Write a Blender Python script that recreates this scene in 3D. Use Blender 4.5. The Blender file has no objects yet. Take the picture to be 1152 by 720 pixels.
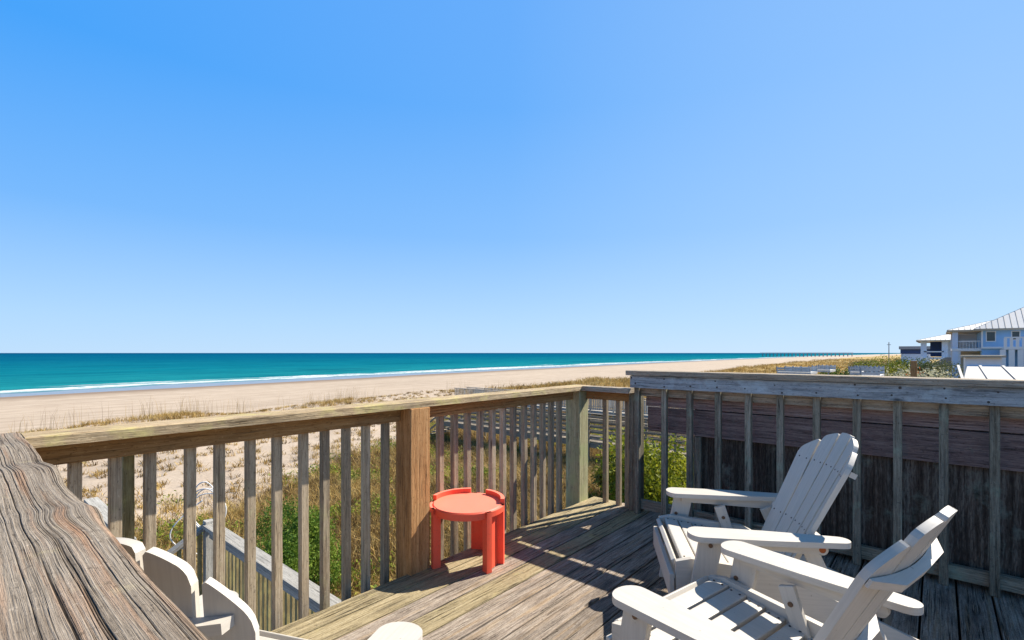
import bpy, math, random
import numpy as np
from mathutils import Vector, Matrix
random.seed(7); rng = np.random.default_rng(7)
R = math.radians
S = bpy.context.scene
COL = S.collection

# ------------------------------------------------------------------ camera, world, sun, exposure
CAM_H = 1.27
cam = bpy.data.objects.new('camera', bpy.data.cameras.new('camera')); COL.objects.link(cam)
cam.location = (0, 0, CAM_H); cam.rotation_euler = (R(90), 0, R(-49.05))
cam.data.sensor_width = 36; cam.data.lens = 17.25; cam.data.shift_y = 37 / 1152
cam.data.clip_start = .03; cam.data.clip_end = 90000
S.camera = cam
SUN_EL, SUN_AZ = R(41.5), R(108.6)          # azimuth clockwise from +Y
W = bpy.data.worlds.new('World'); S.world = W; W.use_nodes = True
wn = W.node_tree.nodes; wl = W.node_tree.links
bg = wn['Background']
sky = wn.new('ShaderNodeTexSky'); sky.sky_type = 'NISHITA'; sky.sun_disc = False
sky.sun_elevation = SUN_EL; sky.sun_rotation = SUN_AZ
sky.altitude = 0; sky.air_density = 1.0; sky.dust_density = .1; sky.ozone_density = 2.5
def wnode(t, **k):
    n = wn.new(t)
    for a_, v_ in k.items(): setattr(n, a_, v_)
    return n
def wramp(sock, stops):
    n = wnode('ShaderNodeValToRGB'); e = n.color_ramp.elements
    while len(e) < len(stops): e.new(.5)
    for i, (p_, c_) in enumerate(stops): e[i].position = p_; e[i].color = (*c_, 1)
    wl.new(sock, n.inputs[0]); return n.outputs[0]
def wmath(op, a_, b_):
    n = wnode('ShaderNodeMath', operation=op)
    for i, v_ in enumerate((a_, b_)):
        if isinstance(v_, (int, float)): n.inputs[i].default_value = v_
        else: wl.new(v_, n.inputs[i])
    return n.outputs[0]
def wmix(f_, a_, b_, mode='MIX'):
    n = wnode('ShaderNodeMix', data_type='RGBA', blend_type=mode, clamp_result=False)
    for i, v_ in ((0, f_), (6, a_), (7, b_)):
        if isinstance(v_, bpy.types.NodeSocket): wl.new(v_, n.inputs[i])
        else: n.inputs[i].default_value = v_
    return n.outputs[2]
wsep = wnode('ShaderNodeSeparateXYZ'); wl.new(wnode('ShaderNodeTexCoord').outputs['Generated'], wsep.inputs[0])
wx, wy, wz = wsep.outputs
hl = wmath('SQRT', wmath('ADD', wmath('MULTIPLY', wx, wx), wmath('MULTIPLY', wy, wy)), 0.)
caz = wmath('DIVIDE', wmath('ADD', wmath('MULTIPLY', wx, math.sin(SUN_AZ)), wmath('MULTIPLY', wy, math.cos(SUN_AZ))), wmath('ADD', hl, .001))
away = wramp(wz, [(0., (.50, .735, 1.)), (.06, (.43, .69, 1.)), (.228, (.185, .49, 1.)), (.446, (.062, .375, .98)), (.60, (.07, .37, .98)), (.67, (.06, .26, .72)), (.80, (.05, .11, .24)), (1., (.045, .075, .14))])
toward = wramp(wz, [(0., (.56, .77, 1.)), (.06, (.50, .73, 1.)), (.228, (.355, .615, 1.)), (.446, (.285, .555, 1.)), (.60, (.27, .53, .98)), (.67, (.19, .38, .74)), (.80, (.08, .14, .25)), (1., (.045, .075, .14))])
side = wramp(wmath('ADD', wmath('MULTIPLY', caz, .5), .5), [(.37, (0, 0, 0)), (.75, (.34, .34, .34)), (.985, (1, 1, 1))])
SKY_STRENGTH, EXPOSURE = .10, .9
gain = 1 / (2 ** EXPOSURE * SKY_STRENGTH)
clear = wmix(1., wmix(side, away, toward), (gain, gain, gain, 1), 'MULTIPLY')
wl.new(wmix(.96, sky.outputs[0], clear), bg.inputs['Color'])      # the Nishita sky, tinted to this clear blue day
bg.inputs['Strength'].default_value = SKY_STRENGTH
sl = bpy.data.lights.new('sun', 'SUN'); sl.energy = 5.0; sl.angle = R(.5); sl.color = (1, .93, .82)
so = bpy.data.objects.new('sun', sl); COL.objects.link(so)
sd = Vector((math.sin(SUN_AZ) * math.cos(SUN_EL), math.cos(SUN_AZ) * math.cos(SUN_EL), math.sin(SUN_EL)))
so.rotation_euler = sd.to_track_quat('Z', 'Y').to_euler(); so.location = (20, -10, 30)
S.view_settings.view_transform = 'Standard'; S.view_settings.look = 'None'
S.view_settings.exposure = EXPOSURE; S.view_settings.gamma = 1; S.view_settings.use_curve_mapping = False
try:
    S.cycles.max_bounces = 6; S.cycles.use_adaptive_sampling = True
except Exception: pass

# ------------------------------------------------------------------ node helpers
class NT:
    def __init__(s, name):
        s.m = bpy.data.materials.new(name); s.m.use_nodes = True
        s.n = s.m.node_tree.nodes; s.l = s.m.node_tree.links; s.b = s.n['Principled BSDF']
    def new(s, t, **k):
        n = s.n.new(t)
        for a, v in k.items(): setattr(n, a, v)
        return n
    def put(s, sock, v):
        if hasattr(v, 'links') or isinstance(v, bpy.types.NodeSocket): s.l.new(v, sock)
        else: sock.default_value = v
    def math(s, op, a, b=0., c=0., clamp=False):
        n = s.new('ShaderNodeMath', operation=op, use_clamp=clamp)
        for i, v in enumerate((a, b, c)): s.put(n.inputs[i], v)
        return n.outputs[0]
    def noise(s, vec, scale=1., detail=3., rough=.55, dim='3D', dist=0.):
        n = s.new('ShaderNodeTexNoise', noise_dimensions=dim)
        s.put(n.inputs['Vector'], vec); n.inputs['Scale'].default_value = scale
        n.inputs['Detail'].default_value = detail; n.inputs['Roughness'].default_value = rough
        n.inputs['Distortion'].default_value = dist
        return n.outputs[0]
    def ramp(s, fac, stops, interp='LINEAR'):
        n = s.new('ShaderNodeValToRGB'); n.color_ramp.interpolation = interp
        e = n.color_ramp.elements
        while len(e) < len(stops): e.new(.5)
        for i, (p, c) in enumerate(stops):
            e[i].position = p; e[i].color = (c[0], c[1], c[2], 1) if not isinstance(c, (int, float)) else (c, c, c, 1)
        s.put(n.inputs[0], fac); return n.outputs[0]
    def mix(s, fac, a, b, mode='MIX'):
        n = s.new('ShaderNodeMix', data_type='RGBA', blend_type=mode)
        s.put(n.inputs[0], fac)
        for i, v in ((6, a), (7, b)):
            if isinstance(v, tuple): v = (v[0], v[1], v[2], 1)
            s.put(n.inputs[i], v)
        return n.outputs[2]
    def sep(s, v):
        n = s.new('ShaderNodeSeparateXYZ'); s.put(n.inputs[0], v); return n.outputs
    def comb(s, x, y, z=0.):
        n = s.new('ShaderNodeCombineXYZ')
        for i, v in enumerate((x, y, z)): s.put(n.inputs[i], v)
        return n.outputs[0]
    def attr(s, name):
        n = s.new('ShaderNodeAttribute'); n.attribute_name = name; return n.outputs['Fac']
    def pos(s): return s.new('ShaderNodeNewGeometry').outputs['Position']
    def uv(s): return s.new('ShaderNodeUVMap').outputs[0]
    def bump(s, h, strength=.3, dist=.01, normal=None):
        n = s.new('ShaderNodeBump'); s.put(n.inputs['Height'], h)
        n.inputs['Strength'].default_value = strength; n.inputs['Distance'].default_value = dist
        if normal: s.l.new(normal, n.inputs['Normal'])
        return n.outputs[0]
    def fin(s, col, rough=.7, normal=None, spec=.3, metal=0.):
        if isinstance(col, tuple): col = (col[0], col[1], col[2], 1)
        s.put(s.b.inputs['Base Color'], col); s.put(s.b.inputs['Roughness'], rough)
        s.b.inputs['Specular IOR Level'].default_value = spec; s.b.inputs['Metallic'].default_value = metal
        if normal is not None: s.l.new(normal, s.b.inputs['Normal'])
        return s.m

def wood(name, dark, mid, light, lichen=None, lich_amt=.0, crack=.5, stain=(.06, .05, .045), stain_amt=.35, bump=.5, fine=1., rng_=(.30, .48, .66), wander=.02, al=1., warm=None):
    t = NT(name); uv = t.uv(); a, b, _ = t.sep(uv); tint = t.attr('tint')
    off = t.math('MULTIPLY', tint, 37.)
    # slow wander of the grain
    wv = t.noise(t.comb(t.math('MULTIPLY', a, 2.2), t.math('MULTIPLY', b, 9.), off), 1., 2.)
    b2 = t.math('ADD', b, t.math('MULTIPLY', t.math('SUBTRACT', wv, .5), wander))
    g1 = t.noise(t.comb(t.math('MULTIPLY', a, 2.0 * al), t.math('MULTIPLY', b2, 75. * fine), off), 1., 5., .65)
    g2 = t.noise(t.comb(t.math('MULTIPLY', a, 22. * al), t.math('MULTIPLY', b2, 260. * fine), off), 1., 4., .65)
    blot = t.noise(t.comb(t.math('MULTIPLY', a, 3.), t.math('MULTIPLY', b, 14.), off), 1., 4., .6)
    f = t.math('ADD', t.math('MULTIPLY', g1, .6), t.math('MULTIPLY', g2, .4))
    col = t.ramp(f, [(rng_[0], dark), (rng_[1], mid), (rng_[2], light)])
    # board to board variation
    tv = t.math('ADD', .72, t.math('MULTIPLY', t.math('FRACT', t.math('MULTIPLY', tint, 7.31)), .5))
    col = t.mix(1., col, t.comb(tv, tv, tv), 'MULTIPLY')
    if warm:
        wm = t.math('MULTIPLY', t.ramp(t.noise(t.comb(t.math('MULTIPLY', a, 1.8), t.math('MULTIPLY', b2, 42.), off), 1., 4.), [(.52, 0.), (.70, 1.)]), .55)
        col = t.mix(wm, col, warm)
    st = t.math('MULTIPLY', t.ramp(blot, [(.50, 0.), (.72, 1.)]), stain_amt)
    col = t.mix(st, col, stain)
    # specks of mildew
    sp = t.noise(t.comb(t.math('MULTIPLY', a, 60.), t.math('MULTIPLY', b, 110.), off), 1., 3., .6)
    col = t.mix(t.math('MULTIPLY', t.ramp(sp, [(.60, 0.), (.68, 1.)]), .45), col, (dark[0] * .35, dark[1] * .35, dark[2] * .35))
    col = t.mix(t.math('MULTIPLY', t.ramp(sp, [(.30, 1.), (.36, 0.)]), .25), col, tuple(min(.75, c * 1.45) for c in light))
    cr = t.noise(t.comb(t.math('MULTIPLY', a, .9), t.math('MULTIPLY', b2, 48. * fine), t.math('ADD', off, 5.)), 1., 3., .5)
    crm = t.ramp(t.math('ABSOLUTE', t.math('SUBTRACT', cr, .5)), [(0., 1.), (.018, 0.)])
    brk = t.ramp(t.noise(t.comb(t.math('MULTIPLY', a, 2.5), t.math('MULTIPLY', b, 20.), off), 1., 2.), [(.45, 0.), (.55, 1.)])
    crm = t.math('MULTIPLY', t.math('MULTIPLY', crm, brk), crack)
    col = t.mix(crm, col, (.012, .01, .008))
    # knots
    vo = t.new('ShaderNodeTexVoronoi'); vo.inputs['Scale'].default_value = 1.
    t.put(vo.inputs['Vector'], t.comb(t.math('MULTIPLY', a, 2.1), t.math('MULTIPLY', b, 7.), off)); vo.inputs['Randomness'].default_value = 1.
    kn = t.ramp(vo.outputs['Distance'], [(.05, 1.), (.10, 0.)])
    col = t.mix(t.math('MULTIPLY', kn, .75), col, tuple(c * .35 for c in dark))
    if lichen:
        p = t.pos(); ln = t.noise(p, 5., 5., .65); nz = t.sep(t.new('ShaderNodeNewGeometry').outputs['Normal'])[2]
        lm = t.ramp(ln, [(.62 - lich_amt * .35, 0.), (.74 - lich_amt * .3, 1.)])
        lm = t.math('MULTIPLY', lm, t.math('ADD', .35, t.math('MULTIPLY', g2, .9), clamp=True))
        col = t.mix(t.math('MULTIPLY', lm, .75), col, lichen)
    h = t.math('SUBTRACT', f, t.math('MULTIPLY', crm, 1.2))
    return t.fin(col, .85, t.bump(h, bump, .006), .15)

def plain(name, col, rough=.6, spec=.3, noise_amt=.15, scale=6., metal=0., dirt=None):
    t = NT(name); p = t.pos(); n = t.noise(p, scale, 5., .6)
    c = t.mix(t.math('MULTIPLY', t.ramp(n, [(.4, 0.), (.7, 1.)]), noise_amt), col, dirt or tuple(x * .6 for x in col))
    n2 = t.noise(p, scale * 18, 3.)
    return t.fin(c, rough, t.bump(n2, .08, .003), spec, metal)

def paint(name, col):          # chair paint: thin brush grain, chips and grime
    t = NT(name); uv = t.uv(); a, b, _ = t.sep(uv)
    g = t.noise(t.comb(t.math('MULTIPLY', a, 6.), t.math('MULTIPLY', b, 110.), 0.), 1., 5., .65)
    p = t.pos(); d = t.noise(p, 9., 5., .65); e = t.noise(p, 55., 3., .6)
    c = t.mix(t.math('MULTIPLY', t.ramp(g, [(.38, 0.), (.66, 1.)]), .38), col, tuple(x * .70 for x in col))
    c = t.mix(t.math('MULTIPLY', t.ramp(d, [(.5, 0.), (.75, 1.)]), .30), c, (.50, .45, .36))
    c = t.mix(t.math('MULTIPLY', t.ramp(e, [(.70, 0.), (.75, 1.)]), .6), c, (.22, .17, .12))
    return t.fin(c, .5, t.bump(t.math('ADD', g, t.math('MULTIPLY', e, .4)), .15, .003), .35)

# ------------------------------------------------------------------ mesh helpers
class MB:
    def __init__(s): s.v = []; s.f = []; s.uv = []; s.t = []
    def poly(s, pts, uvs, tint):
        i = len(s.v); s.v += [tuple(p) for p in pts]; s.f.append(tuple(range(i, i + len(pts)))); s.uv += list(uvs); s.t.append(tint)
    def hexa(s, c, L, tint=None, uo=None, flip=False):
        # c: 8 corners, index = ix + 2*iy + 4*iz ; x is along the grain
        tint = random.random() if tint is None else tint
        uo = (random.uniform(0, 50), random.uniform(0, 50)) if uo is None else uo
        i = len(s.v); s.v += [tuple(p) for p in c]
        lx = (Vector(c[1]) - Vector(c[0])).length; ly = (Vector(c[2]) - Vector(c[0])).length; lz = (Vector(c[4]) - Vector(c[0])).length
        for fs in ((0, 4, 6, 2), (1, 3, 7, 5), (0, 1, 5, 4), (2, 6, 7, 3), (0, 2, 3, 1), (4, 5, 7, 6)):
            s.f.append(tuple(i + k for k in fs)); s.t.append(tint)
            for k in fs:
                x, y, z = (k & 1) * lx, ((k >> 1) & 1) * ly, (k >> 2) * lz
                if fs in ((0, 4, 6, 2), (1, 3, 7, 5)): s.uv.append((uo[0] + y * .3, uo[1] + z * .3))   # end grain
                elif fs in ((0, 1, 5, 4),): s.uv.append((uo[0] + x, uo[1] + z))
                elif fs in ((2, 6, 7, 3),): s.uv.append((uo[0] + x, uo[1] + z + ly + .5))
                elif fs in ((0, 2, 3, 1),): s.uv.append((uo[0] + x, uo[1] + y + 1.3))
                else: s.uv.append((uo[0] + x, uo[1] + y + lz + 2.1))
    def box(s, lo, hi, axis=None, tint=None):
        lo = list(lo); hi = list(hi); d = [hi[k] - lo[k] for k in range(3)]
        ax = axis if axis is not None else d.index(max(d))
        o = [[0, 1, 2], [1, 2, 0], [2, 0, 1]][ax]
        c = []
        for k in range(8):
            p = [0, 0, 0]
            for j in range(3): p[o[j]] = (hi if (k >> j) & 1 else lo)[o[j]]
            c.append(p)
        s.hexa(c, 0, tint)
    def beam(s, p0, p1, w, t, side=None, tint=None):      # w across, t in the third direction
        p0 = Vector(p0); p1 = Vector(p1); x = (p1 - p0).normalized()
        up = Vector(side) if side else (Vector((0, 0, 1)) if abs(x.z) < .95 else Vector((1, 0, 0)))
        y = up.cross(x).normalized(); z = x.cross(y)
        c = [(p1 if k & 1 else p0) + y * (w / 2 if (k >> 1) & 1 else -w / 2) + z * (t / 2 if k >> 2 else -t / 2) for k in range(8)]
        s.hexa(c, 0, tint)
    def prism(s, pts, O, A, B, N, t, tint=None):          # outline pts (a,b) in frame O,A,B, thickness t along N (centred)
        tint = random.random() if tint is None else tint
        O = Vector(O); A = Vector(A); B = Vector(B); N = Vector(N)
        uo = (random.uniform(0, 50), random.uniform(0, 50)); n = len(pts)
        area = sum(pts[k][0] * pts[(k + 1) % n][1] - pts[(k + 1) % n][0] * pts[k][1] for k in range(n))
        if (area > 0) != (A.cross(B).dot(N) > 0): pts = pts[::-1]
        ea = max(p[0] for p in pts) - min(p[0] for p in pts); eb = max(p[1] for p in pts) - min(p[1] for p in pts)
        UV = (lambda p: (uo[0] + p[0], uo[1] + p[1])) if ea > eb else (lambda p: (uo[0] + p[1], uo[1] + p[0]))
        top = [O + A * p[0] + B * p[1] + N * (t / 2) for p in pts]; bot = [O + A * p[0] + B * p[1] - N * (t / 2) for p in pts]
        s.poly(top, [UV(p) for p in pts], tint); s.poly(bot[::-1], [UV(p) for p in pts[::-1]], tint)
        d = 0
        for k in range(n):
            j = (k + 1) % n; l = (top[j] - top[k]).length
            s.poly([bot[k], bot[j], top[j], top[k]], [(uo[0] + d, uo[1] + 3), (uo[0] + d + l, uo[1] + 3), (uo[0] + d + l, uo[1] + 3 + t), (uo[0] + d, uo[1] + 3 + t)], tint); d += l
    def cyl(s, p0, p1, r, n=12, r2=None, cap=True):
        p0 = Vector(p0); p1 = Vector(p1); x = (p1 - p0).normalized(); r2 = r if r2 is None else r2
        up = Vector((0, 0, 1)) if abs(x.z) < .9 else Vector((1, 0, 0)); y = up.cross(x).normalized(); z = x.cross(y)
        i = len(s.v); L = (p1 - p0).length; tint = random.random(); uo = random.uniform(0, 20)
        for k in range(n):
            a = 2 * math.pi * k / n; d = y * math.cos(a) + z * math.sin(a)
            s.v.append(tuple(p0 + d * r)); s.v.append(tuple(p1 + d * r2))
        for k in range(n):
            j = (k + 1) % n
            s.f.append((i + 2 * k, i + 2 * j, i + 2 * j + 1, i + 2 * k + 1)); s.t.append(tint)
            s.uv += [(uo, k * r * 6 / n), (uo, (k + 1) * r * 6 / n), (uo + L, (k + 1) * r * 6 / n), (uo + L, k * r * 6 / n)]
        if cap:
            s.f.append(tuple(i + 2 * k for k in range(n))[::-1]); s.t.append(tint); s.uv += [(0, 0)] * n
            s.f.append(tuple(i + 2 * k + 1 for k in range(n))); s.t.append(tint); s.uv += [(0, 0)] * n
    def tube(s, pts, r, n=8, closed=False):
        P = [Vector(p) for p in pts]; m = len(P); i = len(s.v); tint = random.random()
        for q in range(m):
            d = (P[(q + 1) % m] - P[q - 1]) if closed else (P[min(q + 1, m - 1)] - P[max(q - 1, 0)])
            d.normalize(); up = Vector((0, 0, 1)) if abs(d.z) < .9 else Vector((1, 0, 0)); y = up.cross(d).normalized(); z = d.cross(y)
            for k in range(n):
                a = 2 * math.pi * k / n; s.v.append(tuple(P[q] + (y * math.cos(a) + z * math.sin(a)) * r))
        for q in range(m if closed else m - 1):
            q2 = (q + 1) % m
            for k in range(n):
                j = (k + 1) % n
                s.f.append((i + q * n + k, i + q * n + j, i + q2 * n + j, i + q2 * n + k)); s.t.append(tint); s.uv += [(0, 0)] * 4
    def build(s, name, mat, parent=None, bevel=0., smooth=False):
        me = bpy.data.meshes.new(name); me.from_pydata(s.v, [], s.f)
        ul = me.uv_layers.new(name='UVMap'); ul.data.foreach_set('uv', np.array(s.uv, dtype=np.float32).ravel())
        at = me.attributes.new('tint', 'FLOAT', 'FACE'); at.data.foreach_set('value', np.array(s.t, dtype=np.float32))
        me.materials.append(mat); me.validate(); me.update()
        if smooth: me.polygons.foreach_set('use_smooth', [True] * len(me.polygons))
        o = bpy.data.objects.new(name, me); COL.objects.link(o)
        if parent: o.parent = parent
        if bevel:
            bm = o.modifiers.new('bevel', 'BEVEL'); bm.width = bevel; bm.segments = 2; bm.limit_method = 'ANGLE'; bm.angle_limit = R(40)
        return o

def tag(o, label=None, cat=None, group=None, kind=None):
    if label: o['label'] = label
    if cat: o['category'] = cat
    if group: o['group'] = group
    if kind: o['kind'] = kind
    return o
def empty(name, loc=(0, 0, 0), rz=0., label=None, cat=None, group=None):
    o = bpy.data.objects.new(name, None); COL.objects.link(o); o.location = loc; o.rotation_euler = (0, 0, rz); o.empty_display_size = .1
    return tag(o, label, cat, group)
def arr_mesh(name, V, F, mat, attrs=None, smooth=False, uv=None):
    V = np.asarray(V, np.float32); F = np.asarray(F, np.int32); me = bpy.data.meshes.new(name)
    k = F.shape[1]
    me.vertices.add(len(V)); me.vertices.foreach_set('co', V.ravel())
    me.loops.add(F.size); me.loops.foreach_set('vertex_index', F.ravel())
    me.polygons.add(len(F)); me.polygons.foreach_set('loop_start', np.arange(0, F.size, k, dtype=np.int32)); me.polygons.foreach_set('loop_total', np.full(len(F), k, np.int32))
    if uv is not None:
        ul = me.uv_layers.new(name='UVMap'); ul.data.foreach_set('uv', np.asarray(uv, np.float32)[F.ravel()].ravel())
    for n, (dom, val) in (attrs or {}).items():
        a = me.attributes.new(n, 'FLOAT', dom); a.data.foreach_set('value', np.asarray(val, np.float32))
    me.materials.append(mat); me.update(calc_edges=True)
    if smooth: me.polygons.foreach_set('use_smooth', np.ones(len(F), bool))
    o = bpy.data.objects.new(name, me); COL.objects.link(o); return o

# value noise in numpy
_perm = np.random.default_rng(11).random((256, 256))
def vn(x, y):
    xi = np.floor(x).astype(int); yi = np.floor(y).astype(int); fx = x - xi; fy = y - yi
    fx = fx * fx * (3 - 2 * fx); fy = fy * fy * (3 - 2 * fy)
    g = lambda i, j: _perm[i % 256, j % 256]
    return (g(xi, yi) * (1 - fx) + g(xi + 1, yi) * fx) * (1 - fy) + (g(xi, yi + 1) * (1 - fx) + g(xi + 1, yi + 1) * fx) * fy
def fbm(x, y, o=4):
    r = 0; a = .5
    for k in range(o): r = r + a * vn(x * 2 ** k + 17.3 * k, y * 2 ** k + 9.1 * k); a *= .5
    return r / (1 - .5 ** o)
def sm(a, b, x):
    t = np.clip((x - a) / (b - a), 0, 1); return t * t * (3 - 2 * t)

# ------------------------------------------------------------------ terrain
SEA_Z = -7.
def shore(u): return 131 + .16 * u / (1 + np.maximum(u, 0) / 900)
def ground_z(u, v):
    u = np.asarray(u, float); v = np.asarray(v, float)
    vc = 44 + 5 * (fbm(u / 22, u * 0 + 3.3, 3) - .5) * 2
    dune = -3.35 + .9 * (fbm(u / 9, v / 9, 4) - .5) + 1.0 * np.exp(-((v - vc + 4) / 6) ** 2) * (fbm(u / 14 + 7, v / 14, 3) - .25) - .35 * sm(5, 30, v)
    dune = dune + sm(60, 160, u) * (1.1 * (fbm(u / 30, v / 18 + 50, 3) - .35)) + 1.5 * sm(110, 420, u) * (.6 + .8 * fbm(u / 60 + 3, v / 25, 3))
    dist = shore(u) - v
    beach = SEA_Z + .0125 * dist + .05 * (fbm(u / 30, v / 5, 3) - .5)
    k = sm(vc - 1.5, vc + 8, v)
    return dune * (1 - k) + np.minimum(beach, dune) * k
def axis_pts(lo, a, b, hi, step, g=1.07):
    c = list(np.arange(a, b, step)); s = step; x = b
    while x < hi: c.append(x); s *= g; x += s
    c.append(hi); s = step; x = a; pre = []
    while x > lo: s *= g; x -= s; pre.append(max(x, lo))
    return np.array(pre[::-1] + c)
us = axis_pts(-2500, -8, 60, 6000, .35); vs = axis_pts(-600, -4, 56, 260, .35)
U, Vv = np.meshgrid(us, vs); Z = ground_z(U, Vv)
nu = len(us); idx = np.arange(U.size).reshape(U.shape)
F = np.stack([idx[:-1, :-1], idx[:-1, 1:], idx[1:, 1:], idx[1:, :-1]], -1).reshape(-1, 4)
def veg_amt(u, v):
    n = fbm(u / 4 + 3, v / 4 + 8, 4)
    e = 15.4 + 5 * (fbm(u / 7 + 40, v / 7, 3) - .5) + .5 * np.clip(u, -8, 45)
    near = 1 - sm(e - 3, e + 2.5, v + 6 * (n - .5))
    far = sm(30, 75, u) * (1 - sm(45, 49, v + 3 * (n - .5)))
    return np.clip(np.maximum(near, far), 0, 1)
def mat_ground():
    t = NT('dune_sand'); p = t.pos(); va = t.attr('veg'); z = t.sep(p)[2]
    n1 = t.noise(p, .35, 4.); n2 = t.noise(p, 6., 6., .65); n3 = t.noise(p, 40., 3.)
    sand = t.ramp(t.math('ADD', t.math('MULTIPLY', n1, .5), t.math('MULTIPLY', n2, .5)), [(.3, (.36, .28, .205)), (.7, (.51, .415, .315))])
    soil = t.ramp(n2, [(.32, (.045, .03, .014)), (.5, (.12, .08, .032)), (.68, (.26, .18, .075))])
    far = t.ramp(t.noise(p, .08, 5., .6), [(.35, (.24, .17, .05)), (.6, (.42, .28, .09))])
    px, py, _ = t.sep(p)
    fm = t.math('MULTIPLY', t.math('SUBTRACT', px, 40.), .02, clamp=True)
    soil = t.mix(fm, soil, far)
    vm = t.math('MULTIPLY', va, t.math('ADD', .55, t.math('MULTIPLY', n2, .9)), clamp=True)
    vm = t.ramp(vm, [(.3, 0.), (.6, 1.)])
    col = t.mix(vm, sand, soil)
    # tyre tracks and tide lines on the beach, wet sand by the water
    a = t.noise(t.comb(t.math('MULTIPLY', px, .02), t.math('MULTIPLY', py, .6), 0.), 1., 4.)
    col = t.mix(t.math('MULTIPLY', t.ramp(a, [(.45, 0.), (.7, 1.)]), t.math('MULTIPLY', t.math('LESS_THAN', z, -5.), .5)), col, (.25, .19, .135))
    zz = t.math('ADD', z, t.math('MULTIPLY', t.math('SUBTRACT', n1, .5), .06))
    wet = t.ramp(t.math('MULTIPLY', t.math('ADD', zz, 7.), 2.), [(.12, 1.), (.42, 0.)])
    col = t.mix(wet, col, (.24, .17, .11))
    rough = t.math('SUBTRACT', .9, t.math('MULTIPLY', wet, .25))
    return t.fin(col, rough, t.bump(t.math('ADD', n2, t.math('MULTIPLY', n3, .25)), .6, .06), .15)
gr = arr_mesh('ground', np.stack([U, Vv, Z], -1).reshape(-1, 3), F, mat_ground(), {'veg': ('POINT', veg_amt(U, Vv).ravel())}, True)
tag(gr, kind='structure')

# sea
def mat_sea():
    t = NT('sea_water'); p = t.pos(); x, y, _ = t.sep(p)
    vs_ = t.math('ADD', 131., t.math('DIVIDE', t.math('MULTIPLY', x, .16), t.math('ADD', 1., t.math('MULTIPLY', t.math('MAXIMUM', x, 0.), 1 / 900))))
    d = t.math('SUBTRACT', y, vs_)
    wob = t.noise(t.comb(t.math('MULTIPLY', x, .012), t.math('MULTIPLY', y, .012), 0.), 1., 4.)
    ragged = t.noise(t.comb(t.math('MULTIPLY', x, .12), t.math('MULTIPLY', d, .35), 0.), 1., 5., .65)
    dd = t.math('ADD', d, t.math('ADD', t.math('MULTIPLY', t.math('SUBTRACT', wob, .5), 26.), t.math('MULTIPLY', t.math('SUBTRACT', ragged, .5), 14.)))
    col = t.ramp(t.math('POWER', t.math('MULTIPLY', t.math('MAXIMUM', d, 0.), 1 / 3000, clamp=True), .5),
                 [(.0, (.04, .26, .26)), (.10, (.012, .20, .225)), (.22, (.004, .15, .20)), (.45, (.0015, .10, .175)), (1., (.0008, .068, .15))])
    band = t.noise(t.comb(t.math('MULTIPLY', x, .006), t.math('MULTIPLY', d, .045), 0.), 1., 6., .7)
    col = t.mix(t.math('MULTIPLY', t.ramp(band, [(.38, 1.), (.5, 0.)]), .5), col, (.001, .05, .10))
    col = t.mix(t.math('MULTIPLY', t.ramp(band, [(.55, 0.), (.72, 1.)]), .4), col, (.02, .18, .20))
    chop = t.noise(t.comb(t.math('MULTIPLY', x, .03), t.math('MULTIPLY', d, .22), 3.), 1., 5., .7)
    col = t.mix(t.math('MULTIPLY', t.ramp(chop, [(.40, 1.), (.52, 0.)]), .35), col, (.001, .045, .085))
    col = t.mix(t.math('MULTIPLY', t.ramp(chop, [(.56, 0.), (.70, 1.)]), .35), col, (.03, .20, .21))
    swash = t.ramp(t.math('MULTIPLY', dd, 1 / 40), [(.0, 1.), (.25, 1.), (.38, 0.)])
    col = t.mix(swash, col, (.20, .26, .34))
    def foam(c, w, thr, seed):
        q = t.math('ABSOLUTE', t.math('SUBTRACT', dd, c)); m = t.ramp(t.math('DIVIDE', q, w), [(.55, 1.), (1., 0.)])
        k = t.noise(t.comb(t.math('MULTIPLY', x, .010), t.math('MULTIPLY', d, .02), seed), 1., 3.)
        l = t.noise(t.comb(t.math('MULTIPLY', x, .35), t.math('MULTIPLY', d, .7), seed), 1., 5., .7)
        return t.math('MULTIPLY', t.math('MULTIPLY', m, t.ramp(k, [(thr, 0.), (thr + .08, 1.)])), t.ramp(l, [(.36, .1), (.52, 1.)]))
    fm = t.math('MAXIMUM', t.math('MAXIMUM', foam(19., 5., .2, 1.), foam(27., 5., .46, 5.)), foam(44., 3., .58, 9.))
    col = t.mix(fm, col, (.62, .64, .64))
    w1 = t.noise(t.comb(t.math('MULTIPLY', x, .10), t.math('MULTIPLY', d, .35), 0.), 1., 6., .65)
    rough = t.math('ADD', .38, t.math('MULTIPLY', fm, .4))
    return t.fin(col, rough, t.bump(w1, 1., .8), .0)
sx = np.array([-40000, -4000, -800, 0, 800, 2500, 6000, 60000.]); sy = np.array([110., 180, 300, 800, 3000, 12000, 60000])
SU, SV = np.meshgrid(sx, sy); si = np.arange(SU.size).reshape(SU.shape)
sF = np.stack([si[:-1, :-1], si[:-1, 1:], si[1:, 1:], si[1:, :-1]], -1).reshape(-1, 4)
sea = arr_mesh('sea', np.stack([SU, SV, SU * 0 + SEA_Z], -1).reshape(-1, 3), sF, mat_sea()); tag(sea, kind='structure')

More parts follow.
